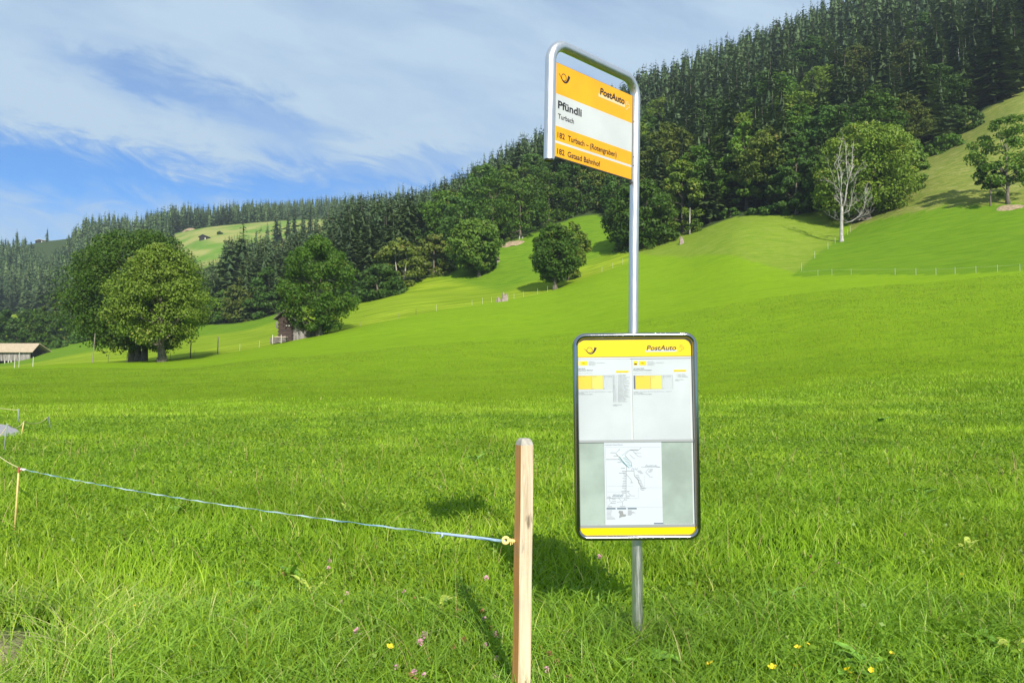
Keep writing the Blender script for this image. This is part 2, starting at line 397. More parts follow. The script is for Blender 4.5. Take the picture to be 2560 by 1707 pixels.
field = t.mix(t.m('MULTIPLY', t.ss(t.noise(mp.outputs[0], 3.5, 5, .75), .46, .70), .6), field, (.115, .215, .008))
field = t.mix(t.m('MULTIPLY', t.ss(t.noise(P, 1.7, 7, .82), .44, .60), .38), field, (.21, .32, .016))
field = t.mix(t.m('MULTIPLY', t.ss(t.noise(P, .35, 4, .6), .52, .70), .35), field, (.12, .235, .010))
wv = t.n.new('ShaderNodeTexWave'); wv.inputs['Scale'].default_value = .22; wv.inputs['Distortion'].default_value = 5.; wv.inputs['Detail'].default_value = 3; wv.inputs['Detail Scale'].default_value = .4
mpw = t.n.new('ShaderNodeMapping'); mpw.inputs['Rotation'].default_value = (0, 0, 1.25); t.l.new(P, mpw.inputs[0]); t.l.new(mpw.outputs[0], wv.inputs['Vector'])
field = t.mix(t.m('MULTIPLY', wv.outputs['Fac'], .10), field, (.10, .20, .008))
mown = t.mix(t.ss(nd, .35, .65), (.15, .235, .010), (.275, .355, .024))
mown = t.mix(t.m('MULTIPLY', t.ss(nc, .4, .65), .5), mown, (.14, .22, .012))
lush = t.mix(t.ss(na, .3, .7), (.085, .175, .008), (.130, .23, .012))
lush = t.mix(t.m('MULTIPLY', t.ss(nd, .4, .62), .4), lush, (.135, .225, .016))
rough_ = t.mix(t.ss(na, .3, .7), (.11, .165, .022), (.23, .24, .055))
rough_ = t.mix(t.m('MULTIPLY', t.ss(t.noise(P, .5, 5, .7), .5, .68), .6), rough_, (.31, .29, .10))
rough_ = t.mix(t.m('MULTIPLY', t.ss(t.noise(P, 1.6, 5, .7), .52, .66), .5), rough_, (.07, .12, .018))
alp = t.mix(t.ss(nc, .35, .65), (.12, .22, .03), (.29, .29, .09))
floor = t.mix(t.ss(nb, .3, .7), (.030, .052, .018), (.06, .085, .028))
bare = t.mix(t.ss(nb, .3, .7), (.30, .24, .14), (.46, .38, .24))
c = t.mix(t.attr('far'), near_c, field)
c = t.mix(t.attr('mown'), c, mown); c = t.mix(t.attr('knoll'), c, t.mix(t.ss(na, .3, .7), (.09, .18, .010), (.15, .25, .016))); c = t.mix(t.attr('lush'), c, lush); c = t.mix(t.attr('rough'), c, rough_)
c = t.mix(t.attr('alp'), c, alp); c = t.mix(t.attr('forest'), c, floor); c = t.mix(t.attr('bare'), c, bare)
t.l.new(c, b.inputs['Base Color']); b.inputs['Roughness'].default_value = 1; b.inputs['Specular IOR Level'].default_value = .03
bn = t.n.new('ShaderNodeBump'); bn.inputs['Strength'].default_value = .9; bn.inputs['Distance'].default_value = .12
t.l.new(t.noise(P, 5., 6, .75), bn.inputs['Height']); t.l.new(bn.outputs[0], b.inputs['Normal'])
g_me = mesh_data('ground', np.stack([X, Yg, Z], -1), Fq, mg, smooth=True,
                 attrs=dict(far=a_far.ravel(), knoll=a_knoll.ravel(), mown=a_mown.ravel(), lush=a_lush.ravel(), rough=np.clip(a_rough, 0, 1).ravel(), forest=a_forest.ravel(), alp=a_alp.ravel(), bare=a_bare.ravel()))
tag(obj('ground', g_me), 'green alpine meadow ground rising to wooded hillsides', None, kind='structure')

# small patch of gravel path at the left edge
M_gravel = simple('gravel', (.30, .29, .29), .9, noise=.35, nscale=14, bump=.8)
pp = []
for (px_, py_) in [(-420, 1062), (-200, 1064), (0, 1064), (25, 1068), (44, 1079), (50, 1087), (40, 1093), (12, 1097), (-60, 1108), (-200, 1118), (-420, 1128)]:
    q = hit(px_, py_); pp.append((q.x, q.y))
n_ = len(pp); cxp = sum(p[0] for p in pp) / n_; cyp = sum(p[1] for p in pp) / n_
vs = [(cxp, cyp, H(cxp, cyp) + .035)]; rings = 8
for r in range(1, rings + 1):
    for p in pp:
        x = cxp + (p[0] - cxp) * r / rings; y = cyp + (p[1] - cyp) * r / rings; vs.append((x, y, H(x, y) + .035))
fs = [(0, 1 + k, 1 + (k + 1) % n_) for k in range(n_)]
for r in range(rings - 1):
    for k in range(n_):
        a = 1 + r * n_ + k; b2 = 1 + r * n_ + (k + 1) % n_; fs.append((a, a + n_, b2 + n_, b2))
PATH_POLY = np.array(pp)
tag(obj('path', mesh_data('path', vs, fs, M_gravel)), 'grey gravel path end at the left edge of the meadow', None, kind='structure')

# ------------------------------------------------------------------ trees
rs = np.random.RandomState(11)
L_syc = leaf_mat('sycamore_leaves', (.048, .112, .010), (.105, .19, .018), (.19, .19, .04), .28)
L_olive = leaf_mat('olive_sycamore_leaves', (.080, .140, .012), (.16, .22, .024), (.26, .24, .05), .28)
L_dark = leaf_mat('dark_broad_leaves', (.038, .092, .012), (.085, .16, .022), (.10, .13, .03), .25)
L_light = leaf_mat('fresh_leaves', (.080, .16, .016), (.15, .235, .03), (.26, .28, .06), .32)
L_brown = leaf_mat('bronze_leaves', (.072, .108, .014), (.140, .170, .026), (.19, .15, .04), .25)
L_spr = leaf_mat('spruce_needles', (.036, .068, .024), (.110, .160, .048), (.075, .085, .035), .10, .6)
L_spr2 = leaf_mat('olive_spruce_needles', (.040, .070, .018), (.082, .122, .032), (.085, .09, .03), .10, .6)
M_bark = wood_mat('grey_brown_bark', (.07, .055, .04), (.20, .17, .13), (5, 5, 1.2), .9, .6)
M_palebark = wood_mat('pale_bark', (.19, .17, .145), (.48, .45, .40), (4, 4, 1.5), .85, .5)
M_sprbark = simple('spruce_bark', (.09, .075, .062), .9, noise=.4, nscale=2)

def quads(P, N, s, rng, asp=.62):
    n = len(P); N = N / np.linalg.norm(N, axis=1)[:, None]
    r = rng.normal(size=(n, 3)); T = np.cross(N, r); T /= np.linalg.norm(T, axis=1)[:, None] + 1e-9
    B = np.cross(N, T); s = s[:, None]
    fold = N * s * .25
    V = np.stack([P - T * s, P - B * s * asp + fold, P + T * s, P + B * s * asp + fold], 1).reshape(-1, 3)
    return V, np.arange(n * 4).reshape(n, 4)
def crown(rng, Wd, Ht, z0, nclump, per, ls, dep=None, prof=(.55, .42), lob=.16, flat=1., low=0., top=(2.2, .5)):
    """leaf quads: Wd crown width, Ht crown height from z0 up"""
    dep = dep or Wd
    ph = rng.uniform(0, 6.28, 6)
    t_ = rng.beta(1.35, 1.25, nclump) * .98 + .01
    an = rng.uniform(0, 6.283, nclump)
    def R(tt, aa):
        base = np.where(tt < prof[1], (np.clip(tt / prof[1], 0, 1)) ** prof[0] * (1 - low) + low, np.clip(1 - np.clip((tt - prof[1]) / (1 - prof[1]), 0, 1) ** top[0], 0, 1) ** top[1])
        return base * (1 + lob * (np.sin(2 * aa + ph[0] + tt * 4) * .5 + np.sin(3 * aa + ph[1] - tt * 6) * .5 + np.sin(5 * aa + ph[2] + 9 * tt) * .35))
    rr = R(t_, an) * np.sqrt(rng.uniform(.28, 1, nclump)) * .93
    cr = Wd * rng.uniform(.055, .115, nclump) * (0.75 + .5 * np.sin(np.pi * t_))
    CP = np.stack([rr * Wd / 2 * np.cos(an), rr * dep / 2 * np.sin(an), z0 + t_ * Ht - cr * .5], 1)
    k = rng.randint(0, nclump, nclump * per)
    D = rng.normal(size=(len(k), 3)); D[:, 2] += .35; D /= np.linalg.norm(D, axis=1)[:, None]
    rad = cr[k] * rng.uniform(.35, 1.12, len(k)) ** .6
    P = CP[k] + D * rad[:, None] * np.array([1.15, 1.15, .72 * flat])
    N = D + rng.normal(size=D.shape) * .55; N[:, 2] += .25
    V, Fc = quads(P, N, ls * rng.uniform(.55, 1.35, len(k)), rng)
    cl = rng.uniform(0, 1, nclump)
    ti = np.clip(.5 * cl[k] + .5 * rng.uniform(0, 1, len(k)), 0, 1)
    return V, Fc, np.repeat(ti, 4), CP

def trunk_mb(rng, h, r0, CP, z_split, nlimb, lean=(0, 0), flare=1.5):
    mb = MB()
    top = Vector((lean[0], lean[1], h * .8))
    pts = []; rad = []
    for i in range(9):
        f = i / 8; p = Vector((lean[0] * f, lean[1] * f, -.35 + (h * .8 + .35) * f))
        if 0 < i < 8: p += Vector((rng.normal() * .03 * r0 * 4, rng.normal() * .03 * r0 * 4, 0))
        pts.append(p); rad.append(r0 * (flare if i == 0 else (1.12 if i == 1 else 1)) * (1 - .85 * f))
    mb.tube(pts, rad, 9)
    order = rng.permutation(len(CP))[:nlimb]
    for k in order:
        e = Vector(CP[k]); zs = max(z_split, min(e.z - .3 - .45 * math.hypot(e.x, e.y), h * .7))
        if e.z < zs + .2: zs = max(z_split * .8, .5)
        f = zs / (h * .8); s = Vector((lean[0] * f, lean[1] * f, zs)); mid = s.lerp(e, .5) + Vector((0, 0, .12 * (e - s).length * rng.uniform(-.3, .6)))
        q = s.lerp(e, .25) + Vector((rng.normal() * .15, rng.normal() * .15, .1)); r = r0 * (.42 - .25 * f)
        mb.tube([s, q, mid, e], [r, r * .8, r * .5, r * .12], 6)
    return mb

def deciduous(name, px, Y, wd_px, top_py, bot_py, mat, label, group=None, cat='tree', seed=1, nclump=95, per=110, ls=None,
              bark=None, r0=None, offx=0., lean=(0, 0), prof=(.55, .42), dep=None, low=.0, nlimb=12, split=None, trunks=1, bury=0., spread=.6, lob=.16, top=(2.2, .5)):
    rng = np.random.RandomState(seed)
    base = G(px, Y); k = Y / F
    Hh = zof(top_py, Y) - base.z; z0 = zof(bot_py, Y) - base.z; Wd = wd_px * k
    if ls is None: ls = max(.17, Y * .0021)
    root = empty(name, base - Vector((0, 0, bury)), label, cat, group)
    V, Fc, ti, CP = crown(rng, Wd, Hh - z0, z0, nclump, per, ls, dep=(dep or 1.) * Wd, prof=prof, low=low, lob=lob, top=top)
    ox = offx * k; V[:, 0] += ox; CP = CP + np.array([ox, 0, 0])
    obj('crown', mesh_data('crown', V, Fc, mat, attrs=dict(tint=ti)), root)
    r0 = r0 or Hh * .022
    for q in range(trunks):
        sub = CP if trunks == 1 else CP[np.argsort(np.abs(CP[:, 0] - (q - (trunks - 1) / 2) * Wd * .3))[:max(12, len(CP) // trunks)]]
        ln = (lean[0] + ox * .5 + (q - (trunks - 1) / 2) * spread * 2.2, lean[1])
        mb = trunk_mb(rng, Hh * (.66 if nclump > 100 else .85), r0 * (1 if trunks == 1 else .8), sub - np.array([(q - (trunks - 1) / 2) * spread, 0, 0]), split or max(z0 * .7, Hh * .12), nlimb, ln)
        o = mb.build('trunk', bark or M_bark, None, smooth=True, loc=((q - (trunks - 1) / 2) * spread, 0, 0))
        o.data.transform(Matrix.Translation((-o.location.x, -o.location.y, -o.location.z)).inverted()); o.parent = root
    return root

D = deciduous
D('sycamore_tree', 403, 90, 268, 604, 852, L_olive, 'olive green sycamore with a short grey trunk, in front of the largest dark one', seed=3, nclump=190, per=230, ls=.145, r0=.52, prof=(.5, .30), low=.35, offx=-6, nlimb=16, lob=.10, top=(1.55, .72))
D('sycamore_tree', 345, 99, 348, 566, 866, L_syc, 'largest dark green sycamore with several leaning stems, behind the olive one at the left', seed=5, nclump=260, per=210, ls=.155, r0=.55, prof=(.5, .42), low=.3, offx=-12, trunks=3, spread=.65, nlimb=10, lob=.09, dep=.75)
D('sycamore_tree', 798, 108.6, 196, 586, 824, L_syc, 'broad green sycamore growing beside the weathered wooden shed', seed=7, nclump=170, per=200, ls=.16, r0=.5, prof=(.55, .36), low=.10, offx=-2, nlimb=14, lob=.14)
D('sycamore_tree', 1388, 129, 118, 562, 700, L_syc, 'round solitary sycamore on the fence line in the middle of the slope', seed=9, nclump=220, per=90, ls=.22, r0=.42, prof=(.5, .45), low=.25, nlimb=10, lob=.05)
D('sycamore_tree', 1420, 137, 88, 556, 692, L_olive, 'paler sycamore half hidden behind the round solitary one on the slope', seed=10, nclump=130, per=90, ls=.23, r0=.3, prof=(.5, .5), low=.3, offx=6, nlimb=8)
D('sycamore_tree', 950, 153, 128, 660, 758, L_dark, 'dark leafy tree with a slim leaning trunk right of the shed sycamore', seed=12, nclump=75, per=100, r0=.32, low=.3, nlimb=8, lean=(-1.2, 0))
D('sycamore_tree', 1002, 160, 120, 596, 728, L_brown, 'thin crowned tree on two tall pale bare stems at the wood edge', seed=13, nclump=70, per=75, bark=M_palebark, r0=.34, trunks=2, spread=.9, nlimb=8, low=.25)
D('sycamore_tree', 1085, 166, 112, 583, 722, L_brown, 'bronze green tree between the pale stemmed tree and the yellow green sycamore', seed=14, nclump=75, per=100, r0=.3, low=.45, nlimb=8)
D('sycamore_tree', 1198, 158, 132, 548, 670, L_light, 'yellow green sycamore with a dark trunk at the wood edge, left of the solitary one', seed=15, nclump=170, per=90, r0=.38, prof=(.45, .5), low=.3, offx=-12, nlimb=10)
D('sycamore_tree', 1130, 171, 95, 602, 725, L_dark, 'dark low crowned tree tucked behind the left side of the yellow green sycamore', seed=16, nclump=60, per=90, low=.5, nlimb=6)
D('broadleaf_tree', 1612, 150, 176, 450, 632, L_syc, 'broad green tree with drooping lower limbs directly behind the sign pole', seed=17, nclump=200, per=100, r0=.42, prof=(.35, .5), low=.45, offx=-10, nlimb=12)
D('broadleaf_tree', 1706, 155, 120, 400, 588, L_olive, 'tall olive tree right of the sign pole, above the broken white stump', seed=18, nclump=95, per=110, r0=.33, low=.4, nlimb=9)
D('broadleaf_tree', 1776, 162, 130, 392, 585, L_dark, 'dark leafy tree between the tall olive tree and the fresh green ash', seed=19, nclump=90, per=105, low=.5, nlimb=8)
D('ash_tree', 1866, 156, 108, 306, 520, L_light, 'tall narrow fresh green ash at the forest edge right of the sign pole', seed=20, nclump=85, per=100, r0=.36, prof=(.4, .55), low=.5, nlimb=10)
D('broadleaf_tree', 1992, 142, 112, 340, 545, L_dark, 'dark broadleaf tree touching the left flank of the great tree behind the dead one', seed=21, nclump=85, per=105, low=.5, nlimb=8)
D('sycamore_tree', 2148, 131, 250, 312, 532, L_olive, 'great broad olive sycamore behind the bare dead tree', seed=22, nclump=300, per=120, ls=.24, r0=.95, prof=(.4, .42), low=.45, offx=8, nlimb=16, trunks=1, lob=.1)
D('sycamore_tree', 2262, 137, 118, 330, 512, L_light, 'fresh green tree forming the right shoulder of the great olive sycamore', seed=23, nclump=90, per=110, low=.5, nlimb=8)
D('maple_tree', 2520, 113, 162, 292, 478, L_light, 'loose yellow green maple standing alone on the slope at the right edge', seed=24, nclump=62, per=95, ls=.23, r0=.28, prof=(.35, .5), low=.35, offx=-4, nlimb=18)
D('maple_tree', 2476, 114, 78, 404, 470, L_dark, 'small dark maple under the left side of the loose yellow green one', seed=25, nclump=26, per=90, ls=.22, r0=.14, low=.3, offx=4, nlimb=5)
# broad trees of the forest edge in the centre
FE = [(1160, 182, 118, 500, 640, L_dark, 'dark tree above the yellow green sycamore at the wood edge', 31),
      (1232, 186, 112, 452, 615, L_syc, 'green tree left of the gap with two pale stems at the wood edge', 32),
      (1120, 196, 110, 488, 600, L_syc, 'mid green tree highest above the bronze one at the wood edge', 33),
      (1300, 189, 130, 470, 612, L_syc, 'broad green tree over the two pale stems and bare earth', 34),
      (1300, 204, 128, 420, 560, L_light, 'lighter tree rising behind the one over the bare earth', 35),
      (1372, 198, 120, 432, 575, L_syc, 'green tree above and left of the grassy knoll', 36),
      (1440, 203, 120, 410, 545, L_dark, 'dark tree on top of the grassy knoll, below the hanging sign panel', 37),
      (1216, 208, 110, 425, 560, L_dark, 'dark round tree behind the mid green pair at the wood edge', 38),
      (1495, 206, 110, 400, 540, L_brown, 'bronze tree on the right side of the knoll behind the sign pole', 39),
      (1060, 205, 104, 520, 640, L_dark, 'dark tree above the pale stemmed tree', 40),
      (930, 190, 100, 612, 742, L_olive, 'olive tree just right of the shed sycamore crown', 41),
      (1560, 196, 110, 428, 560, L_dark, 'dark tree behind the left part of the broad tree at the sign pole', 42),
      (1660, 186, 110, 372, 520, L_syc, 'mid green tree behind the tall olive tree right of the sign pole', 43),
      (1745, 182, 106, 350, 480, L_brown, 'bronze green tree behind the dark one right of the sign pole', 44),
      (880, 176, 96, 700, 775, L_dark, 'low dark tree hidden between shed sycamore and wood edge', 45),
      (612, 207, 104, 692, 818, L_brown, 'bronze low tree in front of the dark spruces left of the shed', 46),
      (672, 203, 104, 668, 812, L_dark, 'dark green tree behind the left side of the shed sycamore', 47),
      (560, 209, 90, 726, 815, L_dark, 'low dark tree in front of the spruces right of the olive sycamore', 48),
      (2368, 160, 92, 335, 396, L_syc, 'bushy green tree under the spruces above the yellowish slope', 49),
      (2420, 170, 70, 268, 360, L_syc, 'small green tree at the wood corner left of the loose maple', 50),
      (40, 242, 120, 768, 872, L_dark, 'dark rounded tree beyond the barn roof, second from the left edge', 51),
      (112, 238, 112, 766, 880, L_syc, 'domed green tree right of the barn roof in the valley', 52),
      (12, 255, 70, 800, 872, L_brown, 'brownish small tree at the left edge above the barn roof', 53),
      (215, 236, 74, 812, 866, L_dark, 'low dark tree under the left flank of the largest sycamore', 54),
      (158, 262, 70, 790, 855, L_dark, 'small dark tree behind the domed green one in the valley', 55),
      (275, 250, 66, 806, 850, L_dark, 'low bushy dark tree seen below the largest sycamore', 56),
      (150, 225, 40, 850, 880, L_dark, 'small rounded bush at the foot of the domed green tree', 57)]
for (px, Y, wpx, tp, bp_, mt, lb, sd) in FE:
    if 1040 < px < 1780: wpx *= 1.22; tp -= 12
    D('broadleaf_tree', px, Y, wpx, tp, bp_, mt, lb, seed=sd, nclump=90, per=75, low=.5, nlimb=6, ls=max(.26, Y * .00175), group='broadleaf trees along the forest edge' if Y < 212 else 'broadleaf trees in the valley by the barn')
# low bushes hiding the dark foot of the wood
for i, (px, Y, wpx, tp, lb) in enumerate([(1240, 184, 60, 600, 'low bush at the foot of the wood left of the bare earth'), (1222, 174, 40, 628, 'yellowish low bush on the bank left of the knoll'),
        (1738, 151, 46, 548, 'fresh green bush beside the white broken trunk'), (1826, 152, 60, 520, 'dark bush at the foot of the ash tree'), (1940, 146, 90, 510, 'dark undergrowth bush left of the dead tree'),
        (1890, 149, 60, 520, 'dark low bush right of the ash trunk'), (912, 157, 40, 730, 'grey green bush behind the slim leaning trunk'), (1225, 162, 34, 650, 'dry dark bush right of the yellow green sycamore trunk'), (549, 520, 11, 580, 'tiny round bush next to the far hut')]):
    b0 = G(px, Y); D('bush', px, Y, wpx, tp, project(*b0)[1] + 1, L_light if i in (1, 2) else L_dark, lb, cat='bush', seed=70 + i, nclump=18, per=70, low=.7, nlimb=3, ls=max(.2, Y * .0016), r0=.06)

# dead bare tree, traced limb by limb and spread in depth
DT_Y = 116.; dtb = G(2104, DT_Y)
droot = empty('dead_tree', dtb, 'bare white dead tree with forked leafless limbs on the upper fence line', 'dead tree')
def Z4(pts, dys): return [Vector(W(1950 + x / 4.9, 300 + y / 4.9, DT_Y + dy)) for (x, y), dy in zip(pts, dys)]
mbt = MB(); rg = random.Random(4)
mbt.tube([dtb + Vector((0, 0, -.3))] + Z4([(755, 1480), (752, 1400), (755, 1250), (757, 1120), (758, 1060)], [0] * 5), [.58, .34, .28, .25, .22, .19], 9)
root_o = mbt.build('trunk', M_palebark, droot, smooth=True)
def limb(pts, dys, r0_, twigs=8):
    mb = MB(); P_ = Z4(pts, dys); n = len(P_)
    mb.tube(P_, [r0_ * .72 * (1 - .85 * i / (n - 1)) for i in range(n)], 6)
    def twig(s, d, L, r, dep_):
        e = s + d * L; m_ = s.lerp(e, .5) + Vector((rg.uniform(-1, 1), rg.uniform(-1, 1), rg.uniform(-.3, .8))) * L * .12
        mb.tube([s, m_, e], [r, r * .7, r * .25], 4, caps=False)
        if dep_ > 0:
            for _ in range(3):
                q = s.lerp(e, rg.uniform(.35, .95)); dd = (d + Vector((rg.uniform(-1, 1), rg.uniform(-1, 1), rg.uniform(-.2, 1))) * .75).normalized()
                twig(q, dd, L * rg.uniform(.35, .6), r * .55, dep_ - 1)
    for _ in range(twigs):
        i = rg.randrange(1, n); s = P_[i - 1].lerp(P_[i], rg.random()); d = (P_[i] - P_[i - 1]).normalized()
        d = (d * .7 + Vector((rg.uniform(-1, 1), rg.uniform(-1, 1), rg.uniform(-.1, .9)))).normalized()
        twig(s, d, rg.uniform(.7, 1.9), r0_ * .28, 2)
    mb.build('limb', M_palebark, droot, smooth=True)
limb([(758, 1080), (748, 980), (740, 860), (720, 760), (708, 640), (665, 545)], [0, .1, .3, .5, .8, 1.0], .19)
limb([(748, 880), (752, 760), (745, 620), (715, 520), (740, 330)], [.2, 0, -.3, -.5, -.7], .14)
limb([(765, 1090), (800, 980), (815, 850), (835, 740), (880, 610), (885, 420), (905, 250)], [0, -.3, -.5, -.6, -.8, -.9, -1], .20)
limb([(830, 740), (820, 600), (808, 420), (800, 240)], [-.6, -.2, .1, .3], .12)
limb([(840, 790), (890, 740), (935, 650), (960, 590)], [-.6, -.9, -1.2, -1.4], .10, 6)
limb([(790, 1265), (880, 1240), (970, 1180), (1030, 1080), (1050, 940), (1055, 790)], [-.2, -.5, -.9, -1.2, -1.4, -1.5], .13, 14)
limb([(960, 1195), (1060, 1160), (1110, 1110)], [-.9, -1.4, -1.9], .07, 6)
limb([(740, 870), (690, 820), (620, 750), (560, 730)], [.2, .6, .9, 1.2], .07, 6)
limb([(750, 1000), (700, 930), (640, 660), (600, 570)], [.1, .7, 1.4, 1.8], .06, 7)
limb([(770, 1150), (850, 1110), (890, 900), (930, 760)], [0, .6, 1.3, 1.5], .08, 10)
limb([(745, 1220), (690, 1220), (620, 1180)], [0, .5, .9], .05, 4)
limb([(765, 1040), (860, 1060), (940, 1010), (1000, 960)], [-.2, .4, .8, 1.2], .06, 8)

# stumps and pale broken trunks
def stump(px, Y, hpx, wpx, label, seed, mat=M_palebark, name='tree_stump', cat='stump'):
    rg2 = random.Random(seed); b0 = G(px, Y); k = Y / F; h = hpx * k; r = wpx * k / 2; vs = []; n = 11; fs = []
    off = [rg2.uniform(.7, 1.25) for _ in range(n)]; tp = [rg2.uniform(.55, 1.0) for _ in range(n)]
    for lv, (f, rr) in enumerate([(-.2, 1.25), (.1, 1.), (.5, .78), (.8, .66), (1., .5)]):
        for q in range(n):
            a = 2 * math.pi * q / n; hh = h * f * (tp[q] if f > .5 else 1)
            vs.append((b0.x + r * rr * off[q] * math.cos(a), b0.y + r * rr * off[q] * math.sin(a), b0.z + hh))
    for lv in range(4):
        for q in range(n): fs.append((lv * n + q, lv * n + (q + 1) % n, lv * n + n + (q + 1) % n, lv * n + n + q))
    vs.append((b0.x, b0.y, b0.z + h * .45)); fs += [(4 * n + q, 4 * n + (q + 1) % n, 5 * n) for q in range(n)]
    mb = MB(); mb.add(vs, fs)
    o = mb.build(name, mat, None, loc=b0); tag(o, label, cat); return o
M_stump = wood_mat('weathered_stump', (.13, .09, .07), (.36, .29, .25), (6, 6, 2), .9, .6)
stump(1262, 121.5, 24, 17, 'larger weathered pinkish stump on the fence line in mid slope', 1, M_stump)
stump(1246, 121.3, 14, 11, 'smaller stump just left of the larger one on the fence line', 2, M_stump)
stump(1703, 141.5, 22, 12, 'broken white stump under the tall olive tree right of the sign pole', 3, M_stump)
stump(1000, 157, 24, 18, 'pale stump at the foot of the two bare stems', 4, M_stump)
stump(1242, 167, 18, 14, 'grey stump on the bank left of the knoll', 5, M_stump)
stump(2156, 130.5, 34, 46, 'wide fluted grey stump base under the great olive sycamore', 6, M_bark)
for px, Y, tp, lb in [(1724, 150.5, 520, 'slim white bare trunk right of the broken white stump'), (1298, 184, 590, 'left one of the two pale stems over the bare earth'), (1306, 184.5, 592, 'right one of the two pale stems over the bare earth'),
                      (2435, 196, 150, 'leaning white dead trunk high in the dark forest at the right'), (2177, 330, 20, 'pale dead trunk near the top edge of the forest'), (1040, 164, 650, 'thin pale trunk left of the bronze green tree'),
                      (2408, 190, 120, 'pale dead trunk standing left of the leaning white one'), (2505, 205, 130, 'tall pale trunk at the far right of the forest')]:
    b0 = G(px, Y); hh = zof(tp, Y) - b0.z; mb = MB(); ln = -.9 if 'leaning' in lb else .15
    rr = .17 if Y < 300 else .22
    mb.tube([b0 + Vector((0, 0, -.3)), b0 + Vector((ln * .3, 0, hh * .35)), b0 + Vector((ln * .6, 0, hh * .7)), b0 + Vector((ln, 0, hh))], [rr * 1.3, rr, rr * .8, rr * .3], 7)
    tag(mb.build('bare_trunk', M_palebark, None, smooth=True, loc=b0), lb, 'dead tree')
# bare earth under the two pale stems, and under the loose maple: modelled as low stone heaps
M_earth = simple('crumbly_earth', (.30, .22, .13), .95, noise=.4, nscale=3, bump=1.)
def heap(px, Y, wpx, hpx, label, seed):
    b0 = G(px, Y); k = Y / F; w_ = wpx * k / 2; h_ = hpx * k; nx, ny = 26, 12; g1, g2 = np.meshgrid(np.linspace(-1, 1, nx), np.linspace(-1, 1, ny), indexing='ij')
    x = b0.x + g1 * w_ * (1 + .1 * np.sin(g2 * 3 + seed)); y = b0.y + g2 * max(1.5, h_ * 1.1); n_ = vnoise(x * 1.3 + 50, y * 1.3, seed) * .6 + vnoise(x * 4, y * 4, seed + 9) * .4
    e = np.clip(1 - g1 ** 2 - .75 * g2 ** 2 - .25 * n_, -.05, 1); z = Hn(x, y) + .02 + np.where(e > 0, e ** .6 * h_ * (.25 + .6 * n_) * (.45 if Y < 400 else 1), e * .8)
    ii = np.arange(nx * ny).reshape(nx, ny); q = np.stack([ii[:-1, :-1], ii[1:, :-1], ii[1:, 1:], ii[:-1, 1:]], -1).reshape(-1, 4)
    V = np.stack([x, y, z], -1).reshape(-1, 3) - np.array(b0); tag(obj('earth_bank', mesh_data('earth_bank', V, q, M_earth), None, b0), label, 'bare earth')
heap(1280, 180, 60, 22, 'sandy bare earth bank under the two pale stems', 1)
heap(2524, 111, 60, 5, 'strip of bare stony earth below the loose maple', 2)
heap(472, 596, 32, 9, 'pale sandy cut in the slope left of the far hut', 3)
heap(83, 560, 24, 22, 'tall sandy scar in the wooded slope at the far left', 4)

# ------------------------------------------------------------------ spruces
def spruce_geo(rng, h, R, nw, nb, k, zlo=.06, droop=.35, tw=.16):
    Ps = []; Fs = []; T = []
    for i in range(nw):
        f = i / nw; zz = h * (zlo + (1 - zlo) * (f ** .92)); L0 = R * (1 - f) ** .68 * rng.uniform(.8, 1.12) + .12
        for j in range(max(4, int(nb * (1 - f * .6)))):
            a = rng.uniform(0, 6.283); L = L0 * rng.uniform(.6, 1.15); c_, s_ = math.cos(a), math.sin(a)
            z1 = zz + rng.uniform(-.5, .5) * h / nw; br = rng.uniform(0, 1)
            for q in range(k):
                t0 = (q + rng.uniform(0, .6)) / k; r_ = L * t0
                dz_ = -droop * L * t0 ** 1.2 + .1 * L * t0 ** 3
                aw = a + rng.uniform(-.8, .8) * .8; ln = L * rng.uniform(.30, .55) * (1.15 - t0 * .4); wd = tw * L * rng.uniform(.6, 1.3) + .08
                p = np.array([c_ * r_, s_ * r_, z1 + dz_]); d = np.array([math.cos(aw), math.sin(aw), -rng.uniform(.15, .75)])
                sd = np.array([-math.sin(aw), math.cos(aw), rng.uniform(-.5, .5)])
                b = len(Ps); Ps += [p - sd * wd, p + sd * wd, p + d * ln + sd * wd * .15]; Fs.append((b, b + 1, b + 2))
                T += [min(1, .6 * br + .4 * rng.uniform())] * 3
    nt = 9                                             # dense inner needle mass, ragged tiers
    for i in range(nt - 2):
        f0 = i / nt; f1 = (i + 1.5) / nt; za = h * (zlo + (1 - zlo) * f0); zb = min(h * .99, h * (zlo + (1 - zlo) * f1)); ra = R * .46 * (1 - f0) ** .8 + .1
        for j in range(9):
            a0 = j * .698 + i * .4; a1 = a0 + .80; q0 = ra * rng.uniform(.7, 1.15); q1 = ra * rng.uniform(.7, 1.15); b = len(Ps)
            Ps += [np.array([q0 * math.cos(a0), q0 * math.sin(a0), za + rng.uniform(-.5, .3)]), np.array([q1 * math.cos(a1), q1 * math.sin(a1), za + rng.uniform(-.5, .3)]), np.array([0, 0, zb])]
            Fs.append((b, b + 1, b + 2)); T += [rng.uniform(0, .15)] * 3
    b = len(Ps); Ps += [np.array([-.12, 0, h * .95]), np.array([.12, 0, h * .95]), np.array([0, 0, h * 1.02])]; Fs.append((b, b + 1, b + 2)); T += [.5] * 3
    return np.array(Ps, dtype=np.float32), np.array(Fs, dtype=np.int32), np.array(T, dtype=np.float32)
def trunk_geo(h, r, zb=-1.5):
    mb = MB(); mb.tube([(0, 0, zb), (0, 0, h * .4), (0, 0, h * .97)], [r, r * .65, .03], 6); return mb
rt = np.random.RandomState(5)
HI = [spruce_geo(rt, 24, R, nw, nb, 4) for R, nw, nb in [(3.7, 30, 13), (3.1, 32, 12), (4.3, 30, 14), (3.4, 26, 13)]]
